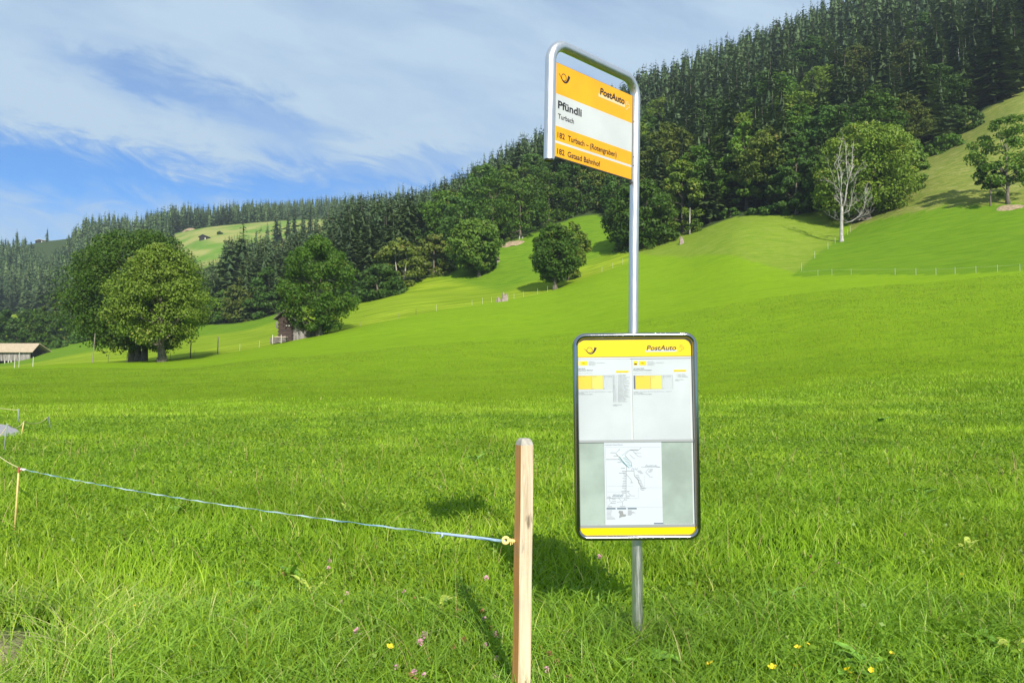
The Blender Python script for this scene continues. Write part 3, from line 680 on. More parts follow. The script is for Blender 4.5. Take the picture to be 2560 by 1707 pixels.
MID = [spruce_geo(rt, 24, R, nw, 10, 3, tw=.25) for R, nw in [(3.7, 22), (3.2, 24), (4.1, 22), (2.9, 20), (3.8, 19)]]
LOW = [spruce_geo(rt, 24, R, 16, 7, 2, tw=.36) for R in (3.9, 3.4, 4.3, 3.1)]
T_me = [mesh_data('trunk', trunk_geo(24, .32).v, trunk_geo(24, .32).f, M_sprbark, smooth=True)]
HI_me = [mesh_data('crown', v, f, mt, attrs=dict(tint=t_)) for (v, f, t_) in HI for mt in (L_spr, L_spr2)]
def joined(v, f, t_, mt):
    tb = trunk_geo(24, .32); n = len(v); V = np.concatenate([v, np.array(tb.v, dtype=np.float32)])
    fs = f.tolist() + [tuple(i + n for i in q) for q in tb.f]
    return mesh_data('spruce_tree', V, fs, [mt, M_sprbark], [0] * len(f) + [1] * len(tb.f), dict(tint=np.concatenate([t_, np.zeros(len(tb.v))])))
MID_me = [joined(v, f, t_, mt) for (v, f, t_) in MID for mt in (L_spr, L_spr2)]

# scatter: candidate sites over the wooded ground
sites = []
rj = np.random.RandomState(21)
def scatter(ymin, ymax, pxmin, pxmax, step, cond=None, hs=(19, 27)):
    y = ymin
    while y < ymax:
        x0 = (pxmin - 1280) / F * y; x1 = (pxmax - 1280) / F * y; x = x0
        while x < x1:
            xx = x + rj.uniform(-.42, .42) * step; y2 = y + rj.uniform(-.42, .42) * step
            if forest_mask(np.array([xx]), np.array([y2]))[0] and (cond is None or cond(xx, y2)):
                sites.append((xx, y2, rj.uniform(*hs), rj.randint(0, 1000)))
            x += step
        y += step
def edge_young(x, y):                         # trees right at the wood edge are lower and sparser
    return True
scatter(145, 300, 480, 2760, 6.8, hs=(15, 29))
scatter(300, 470, 760, 2760, 7.4, hs=(16, 29))
scatter(215, 430, 330, 760, 6.2, lambda x, y: y > yedge(pxu(x, y)) + 3)
scatter(405, 720, -120, 430, 8.0, hs=(15, 27))
scatter(428, 600, 800, 1150, 8.0)
scatter(600, 700, 425, 700, 7.5)
scatter(640, 1100, 620, 1200, 14., hs=(20, 26))
scatter(1100, 1620, 560, 1200, 15., hs=(20, 27))
# hand placed singles seen against sky or meadow
HAND = set()
for (px, Y, hh) in [(1210, 330, 22), (340, 600, 27), (118, 690, 14), (42, 690, 18), (735, 450, 22), (758, 455, 24), (790, 480, 19), (700, 470, 16), (668, 470, 14), (812, 490, 18),
                    (640, 455, 14), (560, 250, 25), (605, 225, 29), (590, 232, 26), (650, 240, 27), (545, 240, 20), (996, 1480, 42), (1008, 1480, 44), (330, 610, 22), (690, 462, 20), (720, 470, 18), (775, 480, 20),
                    (622, 600, 17), (630, 604, 19), (612, 600, 16), (2355, 168, 21), (2298, 172, 23), (1920, 158, 22), (1900, 160, 25), (1935, 166, 24), (845, 452, 20), (860, 470, 22)]:
    q = G(px, Y); sites.append((q.x, q.y, hh + .0137, rj.randint(0, 1000))); HAND.add(hh + .0137)
sites = [s for s in sites if not (s[1] < 232 and 1040 < pxu(s[0], s[1]) < 1600 and s[1] < yedge(pxu(s[0], s[1])) + 42)]
S = np.array([(s[0], s[1], s[2]) for s in sites]); sz = Hn(S[:, 0], S[:, 1])
# lower, crooked sizes near the edge of the wood
yed = yedge(pxu(S[:, 0], S[:, 1])); hh = S[:, 2].copy()
SKYL = ([-200, 0, 60, 85, 130, 165, 200, 260, 310, 330, 370, 440, 500, 560, 640, 700, 760, 850, 1000, 1060, 1100, 1150, 1200, 1250, 1300, 1345, 1400, 1500, 1560, 1600, 1700, 1800, 1850, 1950, 2050, 2150, 2560],
        [600, 590, 590, 622, 622, 585, 530, 505, 530, 545, 512, 492, 510, 500, 498, 500, 490, 484, 476, 462, 445, 425, 395, 362, 335, 315, 280, 222, 185, 165, 130, 95, 75, 46, 0, -65, -260])
LOWL = ([440, 470, 500, 545, 560, 600, 640, 660, 700, 740, 800, 840], [625, 640, 655, 645, 592, 585, 598, 590, 600, 575, 560, 480])
lim = np.interp(pxu(S[:, 0], S[:, 1]), *SKYL) + rj.uniform(-6, 26, len(S)) * np.clip(380 / S[:, 1], .15, 1)
lw = (S[:, 1] < 430) & (pxu(S[:, 0], S[:, 1]) > 440) & (pxu(S[:, 0], S[:, 1]) < 840)
lim = np.where(lw, np.maximum(lim, np.interp(pxu(S[:, 0], S[:, 1]), *LOWL)), lim)
for i in range(len(S)):
    if sites[i][2] in HAND: continue
    zmax = zof(lim[i], S[i, 1]) - sz[i]; hh[i] = min(hh[i], zmax)
drop = (hh < 7); S = S[~drop]; sz = sz[~drop]; hh = hh[~drop]; sites = [q for q, d_ in zip(sites, drop) if not d_]; yed = yed[~drop]
near = (S[:, 1] < 300) & (S[:, 1] < yed + 14); hh[near] *= .85
order = np.argsort(S[:, 1])
cov = np.zeros((427, 640), bool); vis = np.zeros(len(S)); 
for i in order:
    x, y = S[i, 0], S[i, 1]; p0 = project(x, y, sz[i]); p1 = project(x, y, sz[i] + hh[i]); k = F / y / 4
    xa, ya, yb = p0[0] / 4, p1[1] / 4, p0[1] / 4; wd = 3.1 * k * hh[i] / 24
    cnt = 0
    for r_ in range(max(0, int(ya)), min(426, int(yb)) + 1):
        ww = wd * (r_ - ya) / max(yb - ya, 1); a0 = max(0, int(round(xa - ww))); a1 = min(640, int(round(xa + ww)) + 1)
        if a1 > a0: seg = cov[r_, a0:a1]; cnt += (~seg).sum(); seg[:] = True
    vis[i] = cnt
rank = np.argsort(-vis); N_IND = 300
ind = set(rank[:N_IND].tolist())
def zone(px, py, Y):
    if Y > 560:
        if px < 430: return 'slim blue green spruce on the ridge at the far left', 'spruces on the far left ridge'
        return 'dark spruce in the row on the ridge above the far hut', 'spruces on the ridge above the far hut'
    if Y > 400 and px < 430: return 'hazy spruce on the wooded slope behind the largest sycamore', 'spruces on the far left slope'
    if Y > 400 and px < 900: return 'hazy spruce below the pale alpine clearing', 'spruces around the alpine clearing'
    if px < 760: return 'tall dark spruce in the group between the sycamores and the shed', 'spruces left of the shed'
    if px < 1000: return 'spruce in the wood above the shed sycamore', 'spruces above the shed'
    if px < 1380: return ('spruce on the wooded skyline left of the hanging sign panel', 'skyline spruces left of the sign') if Y > 300 else ('spruce in the wood left of the hanging sign panel', 'spruces left of the sign panel')
    if px < 1620: return ('spruce on the skyline behind the hanging sign panel', 'skyline spruces behind the sign') if Y > 300 else ('spruce behind the sign pole in mid forest', 'spruces behind the sign pole')
    if px < 2000: return ('spruce high on the slope between sign pole and dead tree', 'high spruces right of the sign') if Y > 280 else (('spruce of the lower forest right of the sign pole', 'lower spruces right of the sign') if Y < 200 else ('spruce in mid forest right of the sign pole', 'mid forest spruces right of the sign'))
    if px < 2300: return ('spruce near the top edge above the dead tree', 'high spruces above the dead tree') if Y > 260 else (('spruce of the lower forest above the great olive sycamore', 'lower spruces above the great sycamore') if Y < 195 else ('spruce in mid forest above the great olive sycamore', 'mid forest spruces above the great sycamore'))
    return ('tall spruce in the upper right corner', 'spruces in the upper right corner') if Y > 220 else ('spruce at the forest edge above the loose yellow green maple', 'forest edge spruces at the right')
BL = []
for k_ in range(4):
    rb = np.random.RandomState(200 + k_); V_, F_, ti_, _cp = crown(rb, 12 + k_, 17, 3.5, 90, 75, .36, low=.45, top=(1.8, .6))
    tb = trunk_geo(14, .3, -1.); nv_ = len(V_)
    BL.append(mesh_data('broadleaf_tree', np.concatenate([V_, np.array(tb.v)]), F_.tolist() + [tuple(q_ + nv_ for q_ in f_) for f_ in tb.f], [[L_syc, L_dark, L_brown, L_olive][k_], M_bark], [0] * len(F_) + [1] * len(tb.f), dict(tint=np.concatenate([ti_, np.zeros(len(tb.v))]))))
for i in ind:
    x, y = S[i, 0], S[i, 1]; p = project(x, y, sz[i]); lb, gr = zone(p[0], p[1], y)
    sd = sites[i][3]; s = hh[i] / 24
    if 1000 < p[0] < 2420 and y < 330 and (sd * 7) % 100 < (34 if y < 235 else 16):
        o = obj('broadleaf_tree', BL[sd % 4], None, (x, y, sz[i])); o.rotation_euler = (0, 0, sd); q_ = hh[i] / 24; o.scale = (q_, q_, q_ * .92)
        side = 'left of the sign pole' if p[0] < 1590 else 'right of the sign pole'
        tag(o, 'broad crowned green tree standing among the dark spruces, ' + side, 'tree', 'broad crowned trees among the spruces, ' + side); continue
    sx = max(s, .62) * (1.08 + (sd % 7) * .075); ol = 1 if (sd % 5 == 0 or (y < 215 and sd % 2 == 0)) else 0
    if y < 235:
        e = empty('spruce_tree', (x, y, sz[i]), lb, 'spruce', gr); e.rotation_euler = (0, 0, sd); e.scale = (sx, sx, s)
        obj('crown', HI_me[(sd % 4) * 2 + ol], e); obj('trunk', T_me[0], e)
    else:
        o = obj('spruce_tree', MID_me[(sd % 5) * 2 + ol], None, (x, y, sz[i])); o.rotation_euler = (0, 0, sd); o.scale = (sx, sx, s); tag(o, lb, 'spruce', gr)
# all the rest of the forest: one mass
Vl = []; Fl = []; Tl = []; nv = 0
for i in range(len(S)):
    if i in ind: continue
    if vis[i] < 1 and rj.uniform() < (.75 if S[i, 1] > 250 else .45): continue
    sd = sites[i][3]; src = (MID[sd % 5] if S[i, 1] < 300 and vis[i] > 6 else LOW[sd % 4]); a = sd * .7; s = hh[i] / 24
    v = src[0] * np.array([max(s, .62) * 1.25, max(s, .62) * 1.25, s], dtype=np.float32); ca, sa = math.cos(a), math.sin(a)
    v = np.stack([v[:, 0] * ca - v[:, 1] * sa + S[i, 0], v[:, 0] * sa + v[:, 1] * ca + S[i, 1], v[:, 2] + sz[i]], 1)
    Vl.append(v); Fl.append(src[1] + nv); Tl.append(np.clip(src[2] * .5 + (sd % 11) * .06 - .05, 0, 1)); nv += len(v)
tag(obj('forest', mesh_data('forest', np.concatenate(Vl), np.concatenate(Fl), L_spr, attrs=dict(tint=np.concatenate(Tl)))), 'dense dark spruce forest covering the hillsides', 'forest', kind='stuff')
print('spruces', len(S), 'visible', int((vis > 0).sum()), 'stuff verts', nv)

# ------------------------------------------------------------------ barns, shed, huts
M_plank = wood_mat('weathered_grey_planks', (.10, .085, .075), (.38, .35, .32), (2.6, 2.6, .25), .85, .8)
M_plank_rot = wood_mat('dark_brown_logs', (.022, .014, .011), (.075, .045, .035), (.6, .6, 7), .8, .8)
M_rust = wood_mat('rusty_boards', (.14, .07, .03), (.36, .20, .09), (2.6, 2.6, .3), .85, .6)
M_shingle = wood_mat('pale_shingle_roof', (.32, .24, .15), (.50, .40, .27), (1.2, 4, 4), .85, .5)
M_slate = simple('grey_shingle_roof', (.11, .10, .095), .8, noise=.3, nscale=1.5)
M_darktimber = simple('dark_timber', (.02, .017, .015), .9, noise=.4, nscale=1)  # near-black timber for the inner walls and the hut walls
M_plaster = simple('pale_lime_wall', (.62, .60, .50), .8, noise=.1, nscale=1)
M_stake = simple('pale_plastic_stake', (.42, .42, .33), .5); M_stakew = wood_mat('grey_wood_stake', (.12, .10, .08), (.28, .25, .2), (6, 6, 2), .9, .4)
M_dstake = simple('dark_wood_stake', (.05, .04, .03), .9)

def frame_at(px0, px1, Y, Y1=None):
    a = G(px0, Y); b = G(px1, Y1 or Y); d = (b - a); d.z = 0; L = d.length; return a, d.normalized(), L
# left hay barn: long plank wall under a pale shingle roof, open dark ground floor
Yb = 205.; k = Yb / F
A = Vector(W(-92, 0, Yb)); zB = zof(914, Yb); zW0 = zof(900, Yb); zW1 = zof(879, Yb); zR = zof(863, Yb)
bx0 = W(-95, 900, Yb)[0]; bx1 = W(76, 900, Yb)[0]; xr = W(86.5, 884, Yb)[0]; dpt = 7.5; zmid = zof(902, Yb)
barn = empty('hay_barn', ((bx0 + bx1) / 2, Yb + dpt / 2, H((bx0 + bx1) / 2, Yb)), 'old hay barn with a pale shingle roof and grey plank wall at the left edge', 'barn')
mb = MB(); n = 44
for i in range(n):
    xa = bx0 + (bx1 - bx0) * i / n; xb_ = bx0 + (bx1 - bx0) * (i + 1) / n; yo = random.Random(i).uniform(-.03, .03)
    mb.box(((xa + xb_) / 2, Yb + yo, (zmid + zW1 + .35) / 2 + random.Random(i + 9).uniform(-.05, .05)), (xb_ - xa - .02, .08, zW1 + .35 - zmid))
mb.build('plank_wall', M_plank, barn)
mb = MB(); mb.box(((bx0 + bx1) / 2 - .1, Yb + dpt / 2 + .6, (zB - .8 + zW1) / 2), (bx1 - bx0 - .6, dpt - 1, zW1 - zB + .8)); mb.build('inner_wall', M_darktimber, barn)
mb = MB(); yrid = Yb + dpt / 2; zrid = zR + .7
mb.add([(bx0 - 2, Yb - .9, zW1 - .05), (xr, Yb - .9, zW1 - .05), (xr - 1.0, yrid, zrid), (bx0 - 2, yrid, zrid), (xr, Yb + dpt + .9, zW1), (bx0 - 2, Yb + dpt + .9, zW1),
        (bx0 - 2, Yb - .9, zW1 - .22), (xr, Yb - .9, zW1 - .22), (xr - 1.0, yrid, zrid - .2), (bx0 - 2, yrid, zrid - .2), (xr, Yb + dpt + .9, zW1 - .2), (bx0 - 2, Yb + dpt + .9, zW1 - .2)],
       [(0, 1, 2, 3), (3, 2, 4, 5), (0, 6, 7, 1), (1, 7, 8, 2), (2, 8, 10, 4), (6, 9, 8, 7), (9, 11, 10, 8)])
mb.build('roof', M_shingle, barn)
for px_ in (15, 24, 31):
    mb = MB(); x = W(px_, 905, Yb)[0]; mb.box((x, Yb - .5, (zB + zmid) / 2), (.16, .16, zmid - zB + .3)); mb.build('post', M_plaster, barn)
mb = MB(); x0 = W(64, 909, Yb)[0]; x1 = W(73, 909, Yb)[0]; mb.box(((x0 + x1) / 2, Yb - .3, zof(910, Yb)), (x1 - x0, .25, 7 * k)); mb.build('pale_board', M_plaster, barn)
mb = MB(); x0 = W(-10, 912, Yb)[0]; x1 = W(27, 912, Yb)[0]; mb.box(((x0 + x1) / 2, Yb - .9, zof(912.5, Yb)), (x1 - x0, .6, 3.5 * k)); mb.build('stone_sill', M_plaster, barn)
mb = MB(); x0 = W(76, 900, Yb)[0]; x1 = W(86, 905, Yb)[0]; mb.add([(x0, Yb, zmid), (x1, Yb - .2, zmid - .3), (x1, Yb + 4, zmid - .3), (x0, Yb + 4, zmid), (x0, Yb, zmid - .15), (x1, Yb - .2, zmid - .45), (x1, Yb + 4, zmid - .45), (x0, Yb + 4, zmid - .15)], [(0, 1, 2, 3), (4, 7, 6, 5), (0, 4, 5, 1), (1, 5, 6, 2)])
mb.build('lean_to_roof', M_slate, barn)

# shed beside the third sycamore: dark log gable and grey plank annex
Ys = 107.6; ks = Ys / F
def SX(px): return W(px, 840, Ys)[0]
def SZ(py): return zof(py, Ys)
shed = empty('wooden_shed', (SX(735), Ys + 2, SZ(856)), 'weathered wooden shed, dark logs at left and grey planks at right, under the sycamore', 'shed')
mb = MB(); xa, xb_ = SX(696), SX(729)
for i in range(16):
    z = SZ(852) + i * (SZ(783) - SZ(852)) / 16; hh_ = (SZ(783) - SZ(852)) / 16
    mb.box(((xa + xb_) / 2, Ys + 2.4, z + hh_ / 2), (xb_ - xa + (.25 if i % 2 else 0), 4.8, hh_ - .02))
mb.build('log_wall', M_plank_rot, shed)
mb = MB(); xc = SX(784); n = 26
for i in range(n):
    x0 = xb_ + .02 + (xc - xb_) * i / n; f = (i + .5) / n; zb = SZ(851) + f * (SZ(845) - SZ(851)) - .2; zt = SZ(806) + (SZ(812) - SZ(806)) * abs(f - .35) * 2.2 + random.Random(i).uniform(-.1, .1)
    yy_ = Ys + .4 + f * 1.6
    mb.box((x0 + (xc - xb_) / n / 2, yy_, (zb + zt) / 2), ((xc - xb_) / n - .015, .07, zt - zb), rz=.38)
mb.build('plank_wall', M_plank, shed)
mb = MB(); mb.box(((SX(742) + SX(768)) / 2, Ys + 1.35, SZ(803)), (26 * ks, .1, 10 * ks), rz=.3, top=.5); mb.build('gable_board', M_rust, shed)
mb = MB(); mb.box(((xb_ + xc) / 2, Ys + 4.2, (SZ(851) + SZ(812)) / 2), (xc - xb_ - .5, 4, SZ(812) - SZ(851))); mb.build('inner_wall', M_darktimber, shed)
mb = MB(); zr = SZ(775)
mb.add([(SX(686), Ys - .7, SZ(797)), (SX(686), Ys + 5.6, SZ(797)), (SX(713), Ys - .7, zr), (SX(713), Ys + 5.6, zr), (SX(740), Ys - .7, SZ(799)), (SX(740), Ys + 5.6, SZ(799)), (SX(790), Ys + .6, SZ(813)), (SX(790), Ys + 6, SZ(813)),
        (SX(686), Ys - .7, SZ(797) - .15), (SX(713), Ys - .7, zr - .15), (SX(740), Ys - .7, SZ(799) - .15), (SX(790), Ys + .6, SZ(813) - .15), (SX(686), Ys + 5.6, SZ(797) - .15), (SX(713), Ys + 5.6, zr - .15), (SX(740), Ys + 5.6, SZ(799) - .15), (SX(790), Ys + 6, SZ(813) - .15)],
       [(0, 2, 3, 1), (2, 4, 5, 3), (4, 6, 7, 5), (0, 8, 9, 2), (2, 9, 10, 4), (4, 10, 11, 6), (8, 12, 13, 9), (9, 13, 14, 10), (10, 14, 15, 11), (6, 11, 15, 7), (1, 12, 8, 0)])
mb.build('roof', M_slate, shed)
mb = MB(); mb.box((SX(692.5), Ys - .1, (SZ(805) + SZ(820)) / 2), (4 * ks, .12, 17 * ks)); mb.build('side_board', M_plank, shed)
mb = MB(); mb.box((SX(720), Ys - .06, SZ(814)), (9 * ks, .08, 2 * ks)); mb.build('window_board', M_plaster, shed)
# woodpile in front of the logs
wp = empty('wood_pile', (SX(706), Ys - 1.2, SZ(858)), 'stack of split firewood in front of the dark log wall', 'wood pile')
mb = MB(); rw = random.Random(8); xw0, xw1 = SX(685), SX(724)
for r_ in range(5):
    nL = 17
    for c_ in range(nL):
        x = xw0 + (xw1 - xw0) * (c_ + .5 * (r_ % 2)) / nL; f = (x - xw0) / (xw1 - xw0); z = SZ(858) + f * (SZ(853) - SZ(858)) + r_ * .17 - .05; r = rw.uniform(.07, .10)
        mb.tube([(x, Ys - 1.7 + rw.uniform(-.06, .06), z), (x, Ys - .7, z)], r, 6)
mb.build('firewood', wood_mat('split_wood_ends', (.05, .04, .035), (.30, .27, .23), (5, 5, 5), .9, .5), wp)
mb = MB(); mb.box(((xw0 + xw1) / 2 + .3, Ys - 1.2, SZ(843) - .02), (xw1 - xw0 - .7, 1.2, .10)); mb.build('cover_board', simple('pinkish_board', (.50, .38, .32), .8, noise=.2, nscale=2), wp)
for px_ in (692, 713):
    mb = MB(); x = SX(px_); mb.box((x, Ys - 1.85, SZ(848) - .1), (.07, .07, 1.3)); mb.build('upright', M_plaster, wp)

def hut(px, Y, wpx, hpx, rise, label, roofm, wallm, dep=6, name='hut'):
    b0 = G(px, Y); k = Y / F; w_ = wpx * k; h_ = hpx * k; e = empty(name, b0, label, 'hut')
    mb = MB(); x0, x1 = b0.x - w_ / 2, b0.x + w_ / 2; y0, y1 = b0.y, b0.y + dep; z0 = b0.z - 2; z1 = b0.z + h_; zr = z1 + rise * k; xm = x0 + w_ * .42
    mb.add([(x0, y0, z0), (x1, y0, z0), (x1, y0, z1), (xm, y0, zr), (x0, y0, z1), (x0, y1, z0), (x1, y1, z0), (x1, y1, z1), (xm, y1, zr), (x0, y1, z1)],
           [(0, 1, 2, 3, 4), (6, 5, 9, 8, 7), (1, 6, 7, 2), (5, 0, 4, 9)])
    mb.build('wall', wallm, e)
    mb = MB(); o = .7; t = .22; s1 = (zr - z1) / (x1 - xm); s0 = (zr - z1) / (xm - x0)
    P8 = [(x0 - o, z1 - o * s0), (xm, zr), (x1 + o * 1.6, z1 - o * 1.6 * s1)]
    vs = [(x, yq, z + zz) for yq in (y0 - o, y1 + o) for zz in (.02, .02 + t) for x, z in P8]
    mb.add(vs, [(3, 4, 10, 9), (4, 5, 11, 10), (0, 6, 7, 1), (1, 7, 8, 2), (0, 1, 4, 3), (1, 2, 5, 4), (6, 9, 10, 7), (7, 10, 11, 8), (0, 3, 9, 6), (2, 8, 11, 5)])
    mb.build('roof', roofm, e)
    mb = MB(); mb.box((b0.x + w_ * .18, y0 - .04, b0.z + h_ * .35), (w_ * .09, .08, h_ * .7)); mb.build('door', M_plaster, e)
    return e
hut(509, 505, 22, 8, 5, 'small dark hut with a grey gable roof on the far alpine clearing', M_slate, M_darktimber)
hut(100, 705, 24, 5, 3, 'low hut with a pale flat roof on the far left ridge', M_plaster, M_darktimber)

# ------------------------------------------------------------------ fences far out
def stake(px, Y, hgt, rad, mat, label, group=None, name='fence_stake', lean=0.):
    b0 = G(px, Y); rad *= (.62 if rad < .05 and Y > 85 else 1); mb = MB(); mb.tube([b0 + Vector((0, 0, -.15)), b0 + Vector((lean * .5, 0, hgt * .5)), b0 + Vector((lean, 0, hgt))], [rad, rad * .95, rad * .85], 6)
    return tag(mb.build(name, mat, None, loc=b0), label, 'fence stake' if rad < .09 else 'wooden post', group)
for px_, Y_, h_, r_, m_, lb_ in [(36, 80.5, 1.15, .045, M_stake, 'short white stake in front of the barn, left one'), (82, 81.5, 1.1, .045, M_stake, 'short white stake in front of the barn corner'),
        (47, 81, 2.5, .035, M_stake, 'tall thin pale rod in front of the barn'), (231, 88, 3.5, .06, M_stakew, 'tall thin leaning post left of the sycamore pair'),
        (270, 88.5, .95, .045, M_dstake, 'short dark stake left of the sycamore pair, outer one'), (317, 90.5, 1.1, .05, M_dstake, 'short dark stake left of the sycamore pair, inner one'),
        (425, 95.5, 1.0, .045, M_dstake, 'short dark stake just right of the olive sycamore trunk'), (476, 96.5, 2.4, .07, M_dstake, 'tall dark post right of the olive sycamore trunk'),
        (544, 98.5, 2.4, .09, M_stakew, 'tall grey post further right of the olive sycamore'), (485, 97.5, 1.0, .03, M_stakew, 'thin short stake next to the tall dark post'),
        (599, 101, .95, .04, M_stake, 'white stake left of the shed, outer one'), (648, 102.5, 1.0, .04, M_stake, 'white stake left of the shed, inner one')]:
    stake(px_, Y_, h_, r_, m_, lb_, lean=.25 if 'leaning' in lb_ else .04)
for px_, yo, h_, r_, m_ in [(848, 0, .8, .03, M_stakew), (901, 0, .85, .03, M_stakew), (996, 0, .95, .03, M_stakew), (1040, 0, .95, .045, M_dstake), (1091, 0, 1., .04, M_stake),
                            (1206, 0, 1.05, .04, M_stake), (1229, 0, .95, .035, M_stake), (1270, .3, 1., .035, M_stake), (1285, .3, .9, .035, M_stake), (1309, .3, 1., .035, M_stake),
                            (1344, .3, 1., .035, M_stake), (1369, .3, 1., .035, M_stake), (1505, .3, 1., .04, M_stake), (1532, .3, 1., .04, M_stake), (1557, .3, 1.2, .04, M_stake), (1180, .3, .9, .035, M_stake)]:
    stake(px_, float(ycrest(px_)) + yo, h_, r_, m_, 'slim pale stake in the long fence line across the middle of the slope' if m_ is not M_dstake else 'dark stake in the long fence line, left of the pale ones', 'stakes of the long fence line' if m_ is not M_dstake else None)
for i, (px_, py_) in enumerate([(2004, 678), (2037, 656), (2070, 632), (2088, 618), (2119, 600), (2126, 593), (2174, 555)]):
    q = W(px_, py_, 100); Yv = float(np.interp(px_, [2000, 2037, 2070, 2088, 2119, 2126, 2174], [92, 103, 110, 115, 121, 123, 131]))
    stake(px_, Yv, 1.0, .04, M_stake, 'white stake in the fence climbing to the dead tree', 'stakes climbing to the dead tree')
for i, px_ in enumerate([2045, 2080, 2128, 2238, 2290, 2340, 2388, 2440, 2494, 2550]):
    stake(px_, float(np.interp(px_, [1990, 2100, 2350, 2560], [88, 86.5, 80, 76])) , .75, .022, M_stake, 'thin stake in the level fence across the upper right field', 'stakes of the level fence at the right')
mb = MB(); mb.tube([G(px_, float(np.interp(px_, [1990, 2100, 2350, 2560], [88, 86.5, 80, 76]))) + Vector((0, 0, .6)) for px_ in range(2000, 2640, 20)], .005, 4)
tag(mb.build('fence_wire', M_stake, None), 'thin pale wire of the level fence across the upper right field', 'fence wire')

# ------------------------------------------------------------------ near fence on the left
M_yrod = simple('yellow_fibreglass', (.60, .44, .16), .45, noise=.12, nscale=30)
M_rust2 = simple('rusty_clip', (.28, .09, .04), .7, noise=.3, nscale=80)
M_white_pl = simple('white_plastic', (.70, .68, .60), .5)
def rod(px, py_top, Y, label, mat, rad=.006, lean=(0, 0), clip=True):
    top = Vector(W(px, py_top, Y)); gx, gy = top.x + lean[0], top.y + lean[1]; b0 = Vector((gx, gy, H(gx, gy)))
    e = empty('fence_stake', b0, label, 'fence stake')
    mb = MB(); mb.tube([b0 + Vector((0, 0, -.1)), b0.lerp(top, .5) + Vector((.003, 0, 0)), top], rad, 8); mb.build('rod', mat, e, smooth=True)
    if clip:
        mb = MB(); mb.tube([top + Vector((0, 0, -.035)), top + Vector((0, 0, .008))], rad * 1.7, 8); mb.tube([top + Vector((-.008, -.006, -.012)), top + Vector((.03, -.01, -.02)), top + Vector((.034, -.01, -.004))], .004, 6)
        mb.build('clip', M_rust2, e)
    return top
t1 = rod(47, 1170, 6.4, 'yellow fibreglass stake with a rusty clip, nearest at the left edge', M_yrod, .0075, (-.03, 0))
M_grod = simple('grey_green_rod', (.20, .24, .20), .6)
t2 = rod(60, 1053, 15.5, 'short yellow stake beside the end of the gravel path', M_yrod, .011, (-.07, 0), False)
t3 = rod(46, 1022, 19.5, 'grey green stake behind the gravel path', M_grod, .016, (0, 0), False)
t4 = rod(121, 1041, 17.5, 'grey green stake right of the gravel path', M_grod, .014, (.06, 0), False)
t5 = rod(18, 1058, 12.5, 'grey green stake in front of the gravel path', M_grod, .010, (-.06, 0), False)
def rope(pts, sag, rad, mat, label, n=26, wig=0., name='fence_rope', seg=None):
    P_ = []
    for a, b2 in zip(pts[:-1], pts[1:]):
        for i in range(n):
            t_ = i / n; p = a.lerp(b2, t_); p.z -= sag * 4 * t_ * (1 - t_); p.z += wig * math.sin(t_ * 37) * .5; P_.append(p)
    P_.append(pts[-1]); mb = MB(); mb.tube(P_, rad, 5)
    return mb.build(name, mat, None, smooth=True) if label is None else tag(mb.build(name, mat, None, smooth=True), label, 'fence rope')
M_yrope = simple('pale_yellow_cord', (.62, .56, .26), .7, noise=.2, nscale=60)
rope([Vector(W(-60, 1080, 8.2)), t1 + Vector((.01, 0, 0))], .05, .0045, M_yrope, 'pale yellow cord running out of the left edge to the nearest yellow stake')
rope([Vector(W(-60, 1008, 21)), t3 + Vector((0, 0, -.03))], .03, .007, M_yrope, 'thin pale cord above the gravel path')
rope([Vector(W(-30, 1100, 14.)), Vector(W(20, 1060, 14.)), t2, t4], .10, .007, M_yrope, 'pale yellow cord sagging between stakes beside the gravel path')

# ------------------------------------------------------------------ wooden post with ring insulator and blue white tape
PY = 3.2
pt = Vector(W(1311, 1112, PY)); pb_ = W(1300, 1740, PY); gz = H(pb_[0], PY)
M_pwood = wood_mat('fresh_sawn_wood', (.40, .30, .18), (.68, .56, .39), (45, 45, 2.2), .7, .5, spots=True)
M_pwood_shade = wood_mat('orange_brown_shade_side', (.52, .20, .05), (.68, .33, .10), (60, 60, 2.), .65, .4, spots=True)  # orange brown left face, its shade away from the sun put into the colour
post = empty('wooden_post', (pb_[0], PY, gz), 'square sawn wooden fence post with chamfered top, left of the sign pole', 'post')
def post_geo():
    s = .030; a = math.radians(25)                     # rotated so a wide bright face and a narrow side face show
    bx, by = pb_[0], PY; top = Vector((pt.x, PY, W(1311, 1095, PY)[2])); ring = []
    def rg_(z, cx, sc_):
        out = []
        for (u, v) in ((-1, -1), (1, -1), (1, 1), (-1, 1)):
            u2, v2 = u * s * sc_, v * s * sc_; out.append((cx + u2 * math.cos(a) - v2 * math.sin(a), by + u2 * math.sin(a) + v2 * math.cos(a), z))
        return out
    z0 = gz - .3; z1 = top.z - .028; z2 = top.z
    levels = [(z0, bx - .002, 1.)] + [(z0 + (z1 - z0) * i / 10, bx + (pt.x - bx) * i / 10 + math.sin(i * 1.7) * .0008, 1.) for i in range(1, 11)] + [(z2 - .008, pt.x, .80), (z2, pt.x, .58)]
    vs = []; fs = []; mi = []
    for z, cx, s_ in levels: vs += rg_(z, cx, s_)
    for i in range(len(levels) - 1):
        for q in range(4): fs.append((i * 4 + q, i * 4 + (q + 1) % 4, i * 4 + 4 + (q + 1) % 4, i * 4 + 4 + q)); mi.append(2 if i >= len(levels) - 3 else (1 if q == 3 else 0))
    n = len(levels) - 1; fs.append((n * 4, n * 4 + 1, n * 4 + 2, n * 4 + 3)); mi.append(2)
    return vs, fs, mi
vs, fs, mi = post_geo(); mb = MB(); mb.v, mb.f, mb.mi = vs, fs, mi
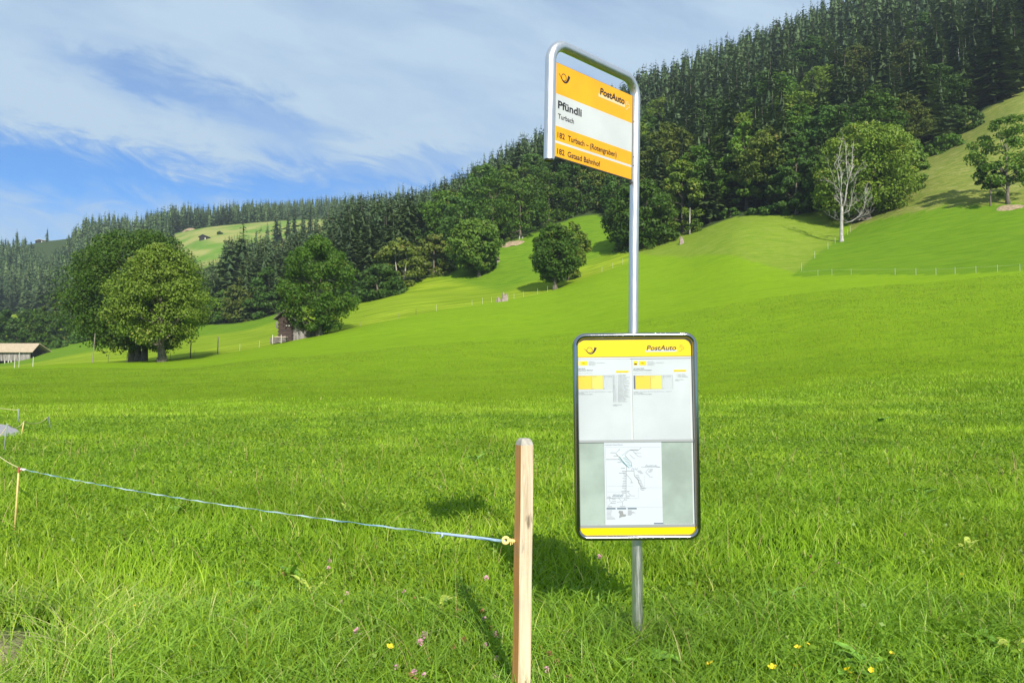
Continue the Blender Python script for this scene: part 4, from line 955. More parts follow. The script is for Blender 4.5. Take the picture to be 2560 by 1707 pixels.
po = mb.build('timber', [M_pwood, M_pwood_shade, wood_mat('grey_end_grain', (.24, .22, .18), (.44, .41, .35), (20, 20, 20), .8, .3)], post)
bv = po.modifiers.new('bevel', 'BEVEL'); bv.width = .0022; bv.segments = 2; bv.limit_method = 'ANGLE'
M_ins = simple('pale_yellow_plastic', (.85, .66, .22), .4)
ins_c = Vector(W(1264, 1350, PY - .02)); mb = MB(); Rn = .0125
ringp = [ins_c + Vector((Rn * math.cos(q * math.pi / 12), .25 * Rn * math.cos(q * math.pi / 12), Rn * math.sin(q * math.pi / 12))) for q in range(24)]
mb.tube(ringp, .0062, 8, closed=True)
sh = Vector(W(1286, 1352, PY))
mb.tube([ins_c + Vector((.012, .003, -.001)), sh], [.007, .006], 8)
for q in (.35, .62, .9):
    c_ = (ins_c + Vector((.012, .003, -.001))).lerp(sh, q); mb.tube([c_ - Vector((.0012, 0, 0)), c_ + Vector((.0012, 0, 0))], .0105, 10)
mb.box(ins_c + Vector((.021, .004, -.014)), (.003, .004, .014)); mb.box(ins_c + Vector((.028, .005, -.012)), (.003, .004, .012))
mb.build('insulator', M_ins, post, smooth=False)
mb = MB(); mb.tube([sh, sh + Vector((.03, .006, 0))], .003, 6); mb.build('screw', M_rust2, post)

mt_, t, b, o_ = new_mat('blue_white_tape')
tcn = t.n.new('ShaderNodeTexCoord'); mpn = t.n.new('ShaderNodeMapping'); mpn.inputs['Scale'].default_value = (3, 3, 3); t.l.new(tcn.outputs['Object'], mpn.inputs[0])
f1 = t.noise(mpn.outputs[0], 2.2, 2, .5)
t.l.new(t.mix(t.ss(f1, .40, .62), (.16, .32, .42), (.42, .54, .56)), b.inputs['Base Color']); b.inputs['Roughness'].default_value = .5
a_ = t1 + Vector((.045, 0, -.012)); z_ = ins_c + Vector((-.010, 0, -.002)); P_ = []; R_ = []
nT = 120
for i in range(nT + 1):
    f = i / nT; p = a_.lerp(z_, f); p.z -= .10 * f * (1 - f) * 4 * .35; p += Vector((0, 0, .002 * math.sin(i * 1.3))); P_.append(p)
mb = MB()
for i in range(nT):                                     # flat twisting tape with real thickness
    d = (P_[i + 1] - P_[i]).normalized()
    for j, q in enumerate((i, i + 1)):
        th = q * .42 + .8 * math.sin(q * .21); up = Vector((0, 0, 1)); sd = d.cross(up).normalized(); wv = (up * math.cos(th) + sd * math.sin(th)); nv_ = (up * -math.sin(th) + sd * math.cos(th))
        hw = (.0036 if q < nT - 8 else .005) ; tk = .0010
        R_ += [P_[q] + wv * hw + nv_ * tk, P_[q] + wv * hw - nv_ * tk, P_[q] - wv * hw - nv_ * tk, P_[q] - wv * hw + nv_ * tk]
fs = []
for i in range(nT):
    a = i * 8
    for q in range(4): fs.append((a + q, a + (q + 1) % 4, a + 4 + (q + 1) % 4, a + 4 + q))
mb.add(R_, fs)
tape = tag(mb.build('fence_tape', mt_, None), 'blue and white woven fence tape stretched from the yellow stake to the wooden post', 'fence tape')
mb = MB(); kn = P_[-9]; mb.tube([kn + Vector((-.004, -.004, .004)), kn + Vector((-.002, -.006, -.010)), kn + Vector((-.008, -.004, -.02))], [.004, .0045, .002], 6)
mb.tube([P_[-10], P_[-5], P_[-1] + Vector((.008, 0, 0))], [.005, .0065, .005], 7)
kk = mb.build('knot', simple('pale_blue_knot', (.40, .50, .72), .6), None); kk.parent = tape
mb = MB(); mb.tube([a_ + Vector((-.028, -.004, .006)), a_ + Vector((0, -.004, 0)), a_ + Vector((.02, 0, -.002))], [.006, .011, .006], 7)
kk = mb.build('knot', M_white_pl, None); kk.parent = tape

# ------------------------------------------------------------------ bus stop sign
SY = 3.9
sb = Vector(W(1594, 1575, SY)); sb.z = H(sb.x, SY)
sign = empty('bus_stop_sign', sb, 'bus stop sign: steel pole with orange hanging name panel and framed timetable board', 'bus stop sign')
zl, zr_ = 3.47, SY
PL = {k_: np.array(W(*v)) for k_, v in dict(tl=(1388.7, 155.8, zl), bl=(1384.1, 393.6, zl), tr=(1579.5, 240.5, zr_), br=(1577.4, 452.2, zr_)).items()}
PO = (PL['tl']); PR = (PL['tr'] + PL['br'] - PL['tl'] - PL['bl']) / 2; PD = (PL['bl'] + PL['br'] - PL['tl'] - PL['tr']) / 2
PC = (PL['tl'] + PL['bl'] + PL['tr'] + PL['br']) / 4; PO = PC - PR / 2 - PD / 2
PW = np.linalg.norm(PR); PH = np.linalg.norm(PD); eR = PR / PW; eD = PD / PH; eN = np.cross(eR, -eD); eN /= np.linalg.norm(eN)
if eN[1] > 0: eN = -eN
print('plate', PW, PH)
def plate_map(x, y, n): return PO + eR * x + eD * y + eN * n        # x right, y down from the top left, n out towards the viewer
# board plane
BY = SY - .075; kb = BY / F
def board_px(px, py):                                            # photograph pixel -> board coordinates
    return ((px - (1586 + (py - 850) * .0195)) * kb, (py - 1089) * kb + (px - 1590) * kb * .0085)
bc = np.array(W(1590.6, 1089, BY)); bl = math.radians(.62)
bR = np.array([math.cos(bl), 0, math.sin(bl)]); bD = np.array([math.sin(bl), 0, -math.cos(bl)]); bN = np.array([0, -1., 0])
def board_map(x, y, n): return bc + bR * x + bD * y + bN * n

_tx = {}
def glyphs(s, bold=0., shear=0.):
    key = (s, bold, shear)
    if key in _tx: return _tx[key]
    cu_ = bpy.data.curves.new('t', 'FONT'); cu_.body = s; cu_.size = 1; cu_.offset = bold; cu_.shear = shear; cu_.resolution_u = 4
    o = bpy.data.objects.new('t', cu_); C.objects.link(o); bpy.context.view_layer.update()
    me = bpy.data.meshes.new_from_object(o.evaluated_get(bpy.context.evaluated_depsgraph_get()))
    v = [(p.co.x, p.co.y) for p in me.vertices]; f = [tuple(p.vertices) for p in me.polygons]
    bpy.data.objects.remove(o); bpy.data.curves.remove(cu_); bpy.data.meshes.remove(me)
    _tx[key] = (v, f); return v, f
CAPH = max(p[1] for p in glyphs('H')[0])
class Flat:
    def __init__(s, fmap, off): s.fm = fmap; s.mb = MB(); s.off = off
    def poly(s, pts, m=0, dn=0.):
        s.mb.add([s.fm(x, y, s.off + dn) for x, y in pts], [tuple(range(len(pts)))], m); return s
    def rect(s, x0, y0, x1, y1, m=0, dn=0.): return s.poly([(x0, y1), (x1, y1), (x1, y0), (x0, y0)], m, dn)
    def text(s, txt, x, y, w=None, cap=.01, m=0, bold=0., shear=0., dn=0.):
        v, f = glyphs(txt, bold, shear); x0 = min(p[0] for p in v); x1 = max(p[0] for p in v); sy = cap / CAPH; sx = (w / (x1 - x0)) if w else sy * .92
        s.mb.add([s.fm(x + (a - x0) * sx, y - b_ * sy, s.off + dn) for a, b_ in v], f, m); return s
    def stroke(s, pts, wd, m=0, dn=0., closed=False):
        n = len(pts); wd = wd if isinstance(wd, (list, tuple)) else [wd] * n; L = []; R = []
        for i in range(n):
            a = pts[(i - 1) % n] if closed else pts[max(i - 1, 0)]; b2 = pts[(i + 1) % n] if closed else pts[min(i + 1, n - 1)]
            dx_, dy_ = b2[0] - a[0], b2[1] - a[1]; l = math.hypot(dx_, dy_) or 1; nx, ny = -dy_ / l * wd[i] / 2, dx_ / l * wd[i] / 2
            L.append((pts[i][0] + nx, pts[i][1] + ny)); R.append((pts[i][0] - nx, pts[i][1] - ny))
        vs = [s.fm(x, y, s.off + dn) for x, y in L + R]; fs = [(i, (i + 1) % n, n + (i + 1) % n, n + i) for i in range(n if closed else n - 1)]
        s.mb.add(vs, fs, m); return s
    def build(s, name, mats, parent): return s.mb.build(name, mats, parent)
def slab(fmap, pts, n0, n1, name, mats, parent):
    mb = MB(); k = len(pts); vs = [fmap(x, y, n1) for x, y in pts] + [fmap(x, y, n0) for x, y in pts]
    mb.add(vs, [tuple(range(k - 1, -1, -1)), tuple(range(k, 2 * k))] + [(i, (i + 1) % k, k + (i + 1) % k, k + i) for i in range(k)]); return mb.build(name, mats, parent)

# pole: base post, behind the board, then bent over into the hook that carries the panel
def ctr(px, py, Y): return Vector(W(px, py, Y))
up_ = -Vector(eD); rt_ = Vector(eR)
pt_r = Vector(PO + eR * (PW + .034)); pt_r0 = pt_r + Vector(eD) * .62
topz = -.092; cr_ = .10                               # tube centre above plate, corner radius
tube_pts = [Vector((pt_r.x, pt_r.y, 0)) * 0 + ctr(1583.5, 830, pt_r.y), ctr(1584.5, 620, pt_r.y), Vector(plate_map(PW + .034, PH + .02, 0)), Vector(plate_map(PW + .034, topz + cr_, 0))]
for q in range(1, 10):
    a = q * math.pi / 20; tube_pts.append(Vector(plate_map(PW + .034 - cr_ * (1 - math.cos(a)), topz + cr_ - cr_ * math.sin(a), 0)))
for q in range(0, 11):
    a = q * math.pi / 20; tube_pts.append(Vector(plate_map(-.034 + cr_ * (1 - math.sin(a)), topz + cr_ - cr_ * math.cos(a), 0)))
tube_pts.append(Vector(plate_map(-.034, PH + .018, 0)))
mb = MB(); mb.tube([ctr(1583.5, 1100, pt_r.y)] + tube_pts, .0255, 20)
mb.build('pole', M_satin, sign, smooth=True); autosmooth(sign.children[-1])
mb = MB(); mb.tube([sb + Vector((0, 0, -.3)), sb + Vector((0, 0, .02)), ctr(1592, 1340, SY), ctr(1590.5, 1150, SY)], .029, 20)
mb.build('base_post', M_satin, sign, smooth=True); autosmooth(sign.children[-1])
mb = MB(); e0 = Vector(plate_map(-.034, PH + .018, 0)); mb.tube([e0, e0 - up_ * .006], .022, 16); mb.build('end_cap', M_edge, sign)
# side rails clamping the panel, screws
for xx, nm in ((-.008, 'left'), (PW + .008, 'right')):
    slab(plate_map, [(xx - .006, -.004), (xx + .006, -.004), (xx + .006, PH + .006), (xx - .006, PH + .006)], -.009, .009, 'clamp_rail', M_satin if xx < 0 else M_alu, sign)
mb = MB(); mb.tube([Vector(plate_map(PW - .006, PH + .004, 0)), Vector(plate_map(PW - .006, PH + .022, 0))], .006, 8); mb.tube([Vector(plate_map(PW + .004, PH + .012, 0.004)), Vector(plate_map(PW - .016, PH + .016, .004))], .004, 6)
mb.build('bolt', M_edge, sign)
for f_ in (.3, .72, .82):
    mb = MB(); mb.tube([Vector(plate_map(PW + .008, PH * f_, .009)), Vector(plate_map(PW + .008, PH * f_, .0105))], .003, 8); mb.build('screw', M_edge, sign)
plate = slab(plate_map, [(0, 0), (PW, 0), (PW, PH), (0, PH)], -.004, .004, 'name_panel', M_edge, sign)
fl = Flat(plate_map, .0046); B_ = [0, .328, .667, .822, .846, 1]
for i, m_ in enumerate([0, 1, 0, 1, 0]): fl.rect(.0012, PH * B_[i] + (.0015 if i == 0 else 0), PW - .0012, PH * B_[i + 1] - (.006 if i == 4 else 0), m_)
o = fl.build('panel_face', [M_orange, M_white], None); o.data.transform(Matrix.Translation(-sb)); o.parent = plate; o.matrix_parent_inverse = Matrix.Identity(4)
def sub(fl, name, mats, parent):
    o = fl.mb.build(name, mats, None, loc=sb); o.location = (0, 0, 0); o.parent = parent; return o
o.location = (0, 0, 0)
fx = PW / .607; fy = PH / .447
def horn(fl, x, y, s, m=0):
    """posthorn: ring, tail curling under it, flared bell; x,y centre, s overall half width"""
    fl.stroke([(x - .10 * s + .42 * s * math.cos(a * math.pi / 14), y - .02 * s + .42 * s * math.sin(a * math.pi / 14)) for a in range(28)], .085 * s, m, closed=True)
    tail = [(-1.0, -.28), (-.8, -.10), (-.6, .12), (-.42, .34), (-.2, .50), (.08, .56), (.36, .46), (.58, .20), (.74, -.10), (.86, -.42)]
    fl.stroke([(x + a * s, y + b * s) for a, b in tail], [.05 * s, .07 * s, .08 * s, .09 * s, .11 * s, .16 * s, .24 * s, .32 * s, .36 * s, .42 * s], m, .0002)
def cross(fl, x, y, s, m, wd):
    pts = [(-.25, -.1), (-.25, -1), (.25, -1), (.25, -.33), (.95, -.33), (.95, .28), (.3, .28), (.3, .62), (.0, .95), (-.45, .95)]
    fl.stroke([(x + a * s - b * s * .12, y + b * s) for a, b in pts], wd, m)
emb = Flat(plate_map, .0054); horn(emb, .061 * fx, .059 * fy, .040); sub(emb, 'posthorn_emblem', M_ink, plate)
x0_, x1_ = .546 * PW, .884 * PW
tx = Flat(plate_map, .0054)
tx.rect(x0_ - .012, PH * .142, x1_ + .004, PH * .178, 1, -.0002)
tx.text('PostAuto', x0_, PH * .146, x1_ - x0_, .0335 * fy, 0, .03, .12)
cross(tx, .921 * PW, PH * .145, .022, 1, .0045); sub(tx, 'operator_lettering', [M_ink, M_paleline], plate)
tx = Flat(plate_map, .0054); tx.text('Pfündli', .030 * PW, PH * .474, .286 * PW, .0345 * fy, 0, .026, 0); sub(tx, 'stop_name_lettering', M_ink, plate)
tx = Flat(plate_map, .0054); tx.text('Turbach', .032 * PW, PH * .582, .190 * PW, .0225 * fy, 0, .012, 0); sub(tx, 'place_name_lettering', M_ink, plate)
for yv, nm, wn in ((.785, 'Turbach – (Rotengraben)', .63), (.955, 'Gstaad Bahnhof', .41)):
    tx = Flat(plate_map, .0054); tx.text('182', .030 * PW, PH * yv, .086 * PW, .0255 * fy, 0, .018, 0); tx.text(nm, .152 * PW, PH * yv, wn * PW, .0255 * fy, 0, .016, 0)
    sub(tx, 'route_lettering', M_ink, plate)

# timetable board
def rrect(hw, hh2, r, n=8):
    out = []
    for cx, cy, a0 in ((hw - r, -hh2 + r, -90), (hw - r, hh2 - r, 0), (-hw + r, hh2 - r, 90), (-hw + r, -hh2 + r, 180)):
        for i in range(n + 1):
            a = math.radians(a0 + 90 * i / n); out.append((cx + r * math.cos(a), cy + r * math.sin(a)))
    return out
BHW = 155.2 * kb; BHH = 256 * kb; FR = .0135
path = rrect(BHW - FR, BHH - FR, .052); mb = MB(); prof_ = [(-.0135, .010), (-.013, -.02), (.0, -.034), (.009, -.034), (.0135, -.02), (.0135, .012), (.010, .022), (.003, .026), (-.006, .025), (-.012, .019)]
vs = []; n = len(path)
for i in range(n):
    a, b2 = path[i - 1], path[(i + 1) % n]; tx_, ty_ = b2[0] - a[0], b2[1] - a[1]; l = math.hypot(tx_, ty_); nx, ny = ty_ / l, -tx_ / l
    for (q, nn) in prof_: vs.append(board_map(path[i][0] + nx * q, path[i][1] + ny * q, nn))
m_ = len(prof_); fs = [(i * m_ + j, i * m_ + (j + 1) % m_, ((i + 1) % n) * m_ + (j + 1) % m_, ((i + 1) % n) * m_ + j) for i in range(n) for j in range(m_)]
mb.add(vs, fs); frame = mb.build('board_frame', M_chrome, sign, smooth=True); autosmooth(frame, 50)
back = slab(board_map, rrect(BHW - .02, BHH - .02, .046), -.025, 0, 'backing_plate', M_white, sign)
bp = board_px
xl, xr2 = bp(1443.5, 900)[0], bp(1727, 900)[0]
hdr = Flat(board_map, .004); top_y = bp(1590, 850)[1]; bot_y = bp(1590, 892)[1]
hp = rrect((xr2 - xl) / 2, .25, .042); cxh = (xl + xr2) / 2
hp = [(x + cxh, y + top_y + .25) for x, y in hp if y + top_y + .25 < bot_y]
hp = sorted([p for p in hp if p[0] < cxh], key=lambda p: -p[1]) + sorted([p for p in hp if p[0] >= cxh], key=lambda p: p[1])
hp = [(xl, bot_y)] + hp + [(xr2, bot_y)]
hdr_o = slab(board_map, hp, .0005, .004, 'header_panel', M_yellow, sign)
e2 = Flat(board_map, .0048); hx, hy = bp(1475, 876); horn(e2, hx, hy, .033); sub(e2, 'posthorn_emblem', M_ink, hdr_o)
t2_ = Flat(board_map, .0048); px0, py0 = bp(1615.5, 876.5); px1, _ = bp(1690, 876.5)
t2_.rect(px0 - .006, py0 - .001, px1 + .001, py0 + .0085, 1, -.0003)
t2_.text('PostAuto', px0, py0, px1 - px0, .0245, 0, .018, .22)
cx_, cy_ = bp(1701, 871.5); cross(t2_, cx_, cy_, .0165, 2, .0032)
sub(t2_, 'lettering', [M_ink, M_paper, M_orangeline], hdr_o)
# thin seam under the header, the two timetable sheets
def sheet(px0_, px1_, py0_, py1_, name, mat, n1=.003):
    x0, y0 = bp(px0_, py0_); x1, y1 = bp(px1_, py1_); return slab(board_map, [(x0, y0), (x1, y0), (x1, y1), (x0, y1)], .0005, n1, name, mat, sign), x0, y0, x1, y1
rnd = random.Random(3)
def tiny(fl, px_, py_, s, w_px, cap_px=3.0, m=0, bold=0.):
    x, y = bp(px_, py_); fl.text(s, x, y, w_px * kb, cap_px * kb, m, bold)
def q_rect(fl, a, b_, c_, d_, m, dn=0.):
    xm = (a + c_) / 2; x0 = bp(a, b_)[0]; x1 = bp(c_, d_)[0]; y0 = bp(xm, b_)[1]; y1 = bp(xm, d_)[1]; fl.rect(x0, y0, x1, y1, m, dn)
STOPS = ['Turbach, Pfündli', 'Turbach, Dorf', 'Turbach, Schulhaus', 'Turbach, Brüggli', 'Turbach, Bühl', 'Turbach, Säge', 'Turbach, Hübeli', 'Turbach, Matten', 'Turbach, Rain', 'Gstaad, Scheidbach', 'Gstaad, Brücke', 'Gstaad, Ried', 'Gstaad, Post', 'Gstaad, Dorf', 'Gstaad, Platz', 'Gstaad, Kirche', 'Gstaad, Bahnhof']
def timetable(px0_, px1_, head, sub_, stops, gap):
    o, *_ = sheet(px0_, px1_, 899, 1098.5, 'timetable_sheet', M_paper)
    f_ = Flat(board_map, .0036); L = px0_ + gap
    q_rect(f_, L + 1, 903, L + 11, 914, 1); q_rect(f_, L + 2.5, 909, L + 9.5, 912.5, 0, .0002)
    q_rect(f_, L + 14.5, 903, L + 33, 914, 1); tiny(f_, L + 19.5, 910.6, '182', 8, 4, 0)
    for i, ww in enumerate((14, 41, 18, 16)): tiny(f_, L + 36, 905.6 + i * 2.9, ['PostAuto AG', 'Linie Turbach – Gstaad Bahnhof', 'Abfahrt', 'Fahrplan'][i], ww, 1.5, 2)
    tiny(f_, L + 1, 923.5, head, 26, 2.6, 0, .01); tiny(f_, L + 1, 927.6, sub_, 45, 2.6, 0, .01)
    tiny(f_, L + 1, 934.5, 'Gültig vom 11.12. bis 14.12.', 44, 2.0, 3)
    # hour grid
    gx0, gx1, gy0, gy1 = L + 1, L + 99, 939.5, 973
    q_rect(f_, gx0, gy0, gx0 + 5, gy1, 2); q_rect(f_, gx0 + 5, gy0, gx0 + 43, gy1, 4); q_rect(f_, gx0 + 43, gy0, gx0 + 71, gy1, 5)
    for i in range(12):
        yl = gy0 + 3.5 + i * (gy1 - gy0 - 3.5) / 11; q_rect(f_, gx0 + 5, yl - .09, gx1, yl + .09, 3, .0002)
    for xx in (gx0 + 43, gx0 + 71, gx1): q_rect(f_, xx - .18, gy0, xx + .18, gy1, 2, .0003)
    q_rect(f_, gx0, gy0 - .2, gx1, gy0 + .2, 2, .0003)
    tiny(f_, gx0 + 7, gy0 + 3, 'Montag - Freitag', 19, 1.7, 0, dn) if False else tiny(f_, gx0 + 7, gy0 + 3, 'Montag - Freitag', 19, 1.7, 0)
    tiny(f_, gx0 + 45, gy0 + 3, 'Samstag', 9, 1.7, 0); tiny(f_, gx0 + 73, gy0 + 3, 'Sonn- u. Feiertag', 20, 1.7, 0)
    for j, (xx, rows_) in enumerate([(gx0 + 7.5, (1, 5, 10)), (gx0 + 45, (1, 10)), (gx0 + 73, (1, 10))]):
        for r_ in rows_: tiny(f_, xx, gy0 + 3 + (r_ + .6) * 2.85, '%02d' % rnd.choice([5, 13, 25, 45]), 2.2, 1.6, 0)
    tiny(f_, L + 1, 980.6, 'Feiertage: 1. und 2. Januar, 18. und 21. April, 29. Mai, 9. Juni, 1. August, 25.', 96, 1.9, 2)
    tiny(f_, L + 1, 983.8, 'und 26. Dezember', 24, 1.9, 2); tiny(f_, L + 1, 986.9, 'Velos: keine Beförderung möglich', 45, 1.9, 0)
    sx = L + 99 + 22
    return o, f_, L
tt1, f1_, L1 = timetable(1443.5, 1578.5, 'Ab Turbach, Pfündli', 'Richtung Gstaad, Bahnhof', STOPS, -8)
tt2, f2_, L2 = timetable(1579.4, 1727, 'Ab Turbach, Pfündli', 'Richtung Turbach, Rotengraben', STOPS[:3], 3)
M_T = [M_ink, M_yellow, M_grey, M_faint, M_cellA, M_cellB]
q_rect(f1_, 1539.5, 927, 1571, 932, 1); tiny(f1_, 1542, 930.9, 'Fahrplan in Echtzeit', 26, 2, 0)
q_rect(f2_, 1683, 925, 1715, 930, 1); tiny(f2_, 1685.5, 928.9, 'Fahrplan in Echtzeit', 26, 2, 0)
for i in range(24):
    y = 939 + i * 2.86; tiny(f1_, 1544.5, y, STOPS[i % 17] if i < 17 else STOPS[9 + i % 8], rnd.uniform(17, 30), 1.8, 2)
    if i > 0: tiny(f1_, 1540.5 - (1 if i > 9 else 0), y, str(i if i < 10 else i + 2), 1.4 if i < 10 else 2.6, 1.6, 3)
    if i > 8: tiny(f1_, 1534, y, str(10 + i), 3.2, 1.6, 3)
for dx_ in (1532.8, 1537.2): q_rect(f1_, dx_, 937, dx_ + .4, 1005, 3)
tiny(f1_, 1532, 1012.5, 'Ungefähre Reisezeit', 23, 1.7, 2); tiny(f1_, 1532, 1015.3, 'in Minuten', 12, 1.7, 2)
for i in range(3): tiny(f2_, 1693, 938 + i * 2.9, ['Turbach, Pfündli', 'Turbach, Schmittli', 'Turbach, Rotengraben'][i], [19, 22, 26][i], 1.8, 2); tiny(f2_, 1689, 938 + i * 2.9, str(i + 1), 1.4, 1.6, 3)
tiny(f2_, 1687, 950.5, 'Ungefähre Reisezeit', 22, 1.7, 2); tiny(f2_, 1687, 953.3, 'in Minuten', 11, 1.7, 2)
sub(f1_, 'printing', M_T, tt1); sub(f2_, 'printing', M_T, tt2)
sm_ = Flat(board_map, .0012); q_rect(sm_, 1443.5, 897.2, 1726, 898.2, 0); sub(sm_, 'seam', [M_edge], back)
# grey rails and lower window
r1, *_ = sheet(1447, 1732, 1099.5, 1103.2, 'rail', M_alu, .007)
r2, *_ = sheet(1452, 1738, 1308.5, 1312.5, 'rail', M_alu, .007)
gb, *_ = sheet(1447.5, 1732, 1104, 1308, 'lower_window', M_glassback, .002)
# faint streaks on the window
fs_, sx0, sy0, sx1, sy1 = sheet(1449, 1737, 1313.5, 1330.5, 'footer_panel', M_yellow2, .004)
mp_o, *_ = sheet(1510.2, 1656.5, 1104.6, 1307, 'route_map', M_paper2, .0045)
fm_ = Flat(board_map, .0051)
def mz(x, y): return (1420 + x / 5.81, 1090 + y / 5.81)
def ml(pts, wd=.5, m=0, dn=0.): fm_.stroke([bp(*mz(x, y)) for x, y in pts], wd * 1.35 * kb, m, dn)
def mtxt(x, y, s, wz, capz=10, m=0, bold=0.): tiny(fm_, *mz(x, y), s, wz / 5.81, capz / 5.81, m, bold)
mtxt(537, 128, 'Liniennetz Gstaad–Saanen', 262, 14, 1)
for a, b2, c2, d2 in [(545, 155, 1340, 155), (545, 155, 570, 1000), (565, 1012, 1372, 1018), (575, 712, 955, 710), (575, 795, 840, 795), (1020, 735, 1360, 735)]: ml([(a, b2), (c2, d2)], .25, 2)
ml([(1020, 735), (1022, 885), (850, 890)], .25, 2); ml([(1105, 560), (1108, 730)], .25, 2)
ml([(755, 183), (692, 240), (850, 425), (850, 495), (958, 497), (962, 565), (1022, 630), (1022, 660), (1060, 720), (1058, 765)], .7, 0)
ml([(845, 495), (845, 880), (610, 885), (608, 870)], .6, 0)
ml([(1060, 165), (1010, 205), (890, 200), (825, 270), (922, 380), (925, 430)], .6, 0)
ml([(748, 290), (770, 320), (790, 350), (890, 455)], .8, 3); ml([(735, 320), (760, 345), (870, 440)], .8, 3); ml([(870, 200), (830, 240), (780, 275)], .5, 3)
ml([(945, 215), (1020, 290), (1070, 292)], .45, 0); ml([(895, 258), (950, 318), (978, 318)], .45, 0); ml([(1060, 238), (970, 240)], .35, 0); ml([(1060, 440), (1330, 440)], .4, 0)
ml([(1175, 458), (1125, 512), (1190, 582), (1228, 582)], .5, 0); ml([(850, 545), (915, 620), (925, 660)], .45, 0); ml([(862, 790), (918, 850), (975, 852)], .45, 0)
ml([(610, 890), (605, 920), (640, 940), (590, 990)], .4, 0); ml([(735, 880), (785, 938), (710, 942)], .45, 0); ml([(825, 885), (823, 905), (792, 938), (794, 990)], .45, 0)
for i in range(14): ml([(845, 500 + i * 24), (rnd.uniform(775, 815), 500 + i * 24)], .9 if i % 3 else 1.2, 2)
for i in range(7): ml([(800 + i * 15, 315 + i * 20), (850 + i * 14, 300 + i * 22)], .8, 3)
for i in range(9): ml([(645 + i * 17, 868), (670 + i * 17, 868 - rnd.uniform(25, 48))], .7, 1)
for i in range(10): ml([(1125 + i * 17, 436), (1138 + i * 17, 436 - rnd.uniform(15, 32))], .6, 1)
for i in range(4): ml([(920 + i * 24, 485), (936 + i * 24, 455)], .6, 1)
for i in range(9): ml([(980 + i * 10, 560 + i * 22), (1030 + i * 9 + rnd.uniform(-8, 8), 560 + i * 22)], 1., 2)
for x, y, l in [(615, 235, 70), (663, 280, 60), (555, 330, 185), (720, 372, 50), (768, 457, 62), (740, 527, 85), (1185, 475, 48), (1180, 492, 45), (1160, 508, 50), (1005, 495, 58), (1015, 514, 60), (1040, 532, 50), (1070, 747, 65), (905, 663, 40), (855, 787, 40), (640, 895, 55), (645, 930, 55), (575, 865, 50), (568, 885, 55), (625, 957, 70), (580, 1003, 62), (758, 1003, 75), (852, 853, 50), (850, 880, 40), (825, 908, 35), (1065, 768, 40), (1290, 440, 45), (905, 192, 110)]: ml([(x, y), (x + l, y)], 1.1, 2)
for a in (563, 716, 868): ml([(a, 1033), (a + 130, 1033)], 2.1, 4)
ml([(1247, 1246), (1380, 1246)], 1.9, 4)
for i in range(8): ml([(566, 1060 + i * 18), (rnd.uniform(630, 690), 1060 + i * 18)], .7, 2)
for i in range(7): ml([(870, 1060 + i * 11), (rnd.uniform(905, 980), 1060 + i * 11)], .8, 2)
fm_.poly([bp(*mz(x, y)) for x, y in [(745, 1168), (755, 1110), (735, 1085), (745, 1062), (800, 1068), (806, 1112), (848, 1118), (838, 1145), (790, 1150)]], 5)
sub(fm_, 'printing', [M_grey, M_blue, M_faint, M_teal, M_blue, simple('map_grey', (.22, .23, .23), .6)], mp_o)

# ------------------------------------------------------------------ grass, herbs, flowers
M_grass = leaf_mat('grass_blades', (.13, .262, .012), (.35, .475, .036), (.50, .49, .16), .36, .45, big=.2, bigscale=.6)
M_grassb = leaf_mat('blue_green_blades', (.12, .25, .020), (.28, .43, .055), (.48, .47, .20), .30, .4, big=.2, bigscale=.8)
M_short = leaf_mat('short_grass', (.125, .225, .008), (.26, .37, .026), (.38, .44, .08), .35, .6, big=.12, bigscale=.25)
M_herb = leaf_mat('herb_leaves', (.14, .285, .018), (.27, .43, .04), (.44, .52, .08), .42, .4)
rgx = np.random.RandomState(77)
def in_poly(x, y, poly):
    c_ = np.zeros(len(x), bool); n = len(poly); j = n - 1
    for i in range(n):
        xi, yi = poly[i]; xj, yj = poly[j]; c_ ^= ((yi > y) != (yj > y)) & (x < (xj - xi) * (y - yi) / (yj - yi + 1e-12) + xi); j = i
    return c_
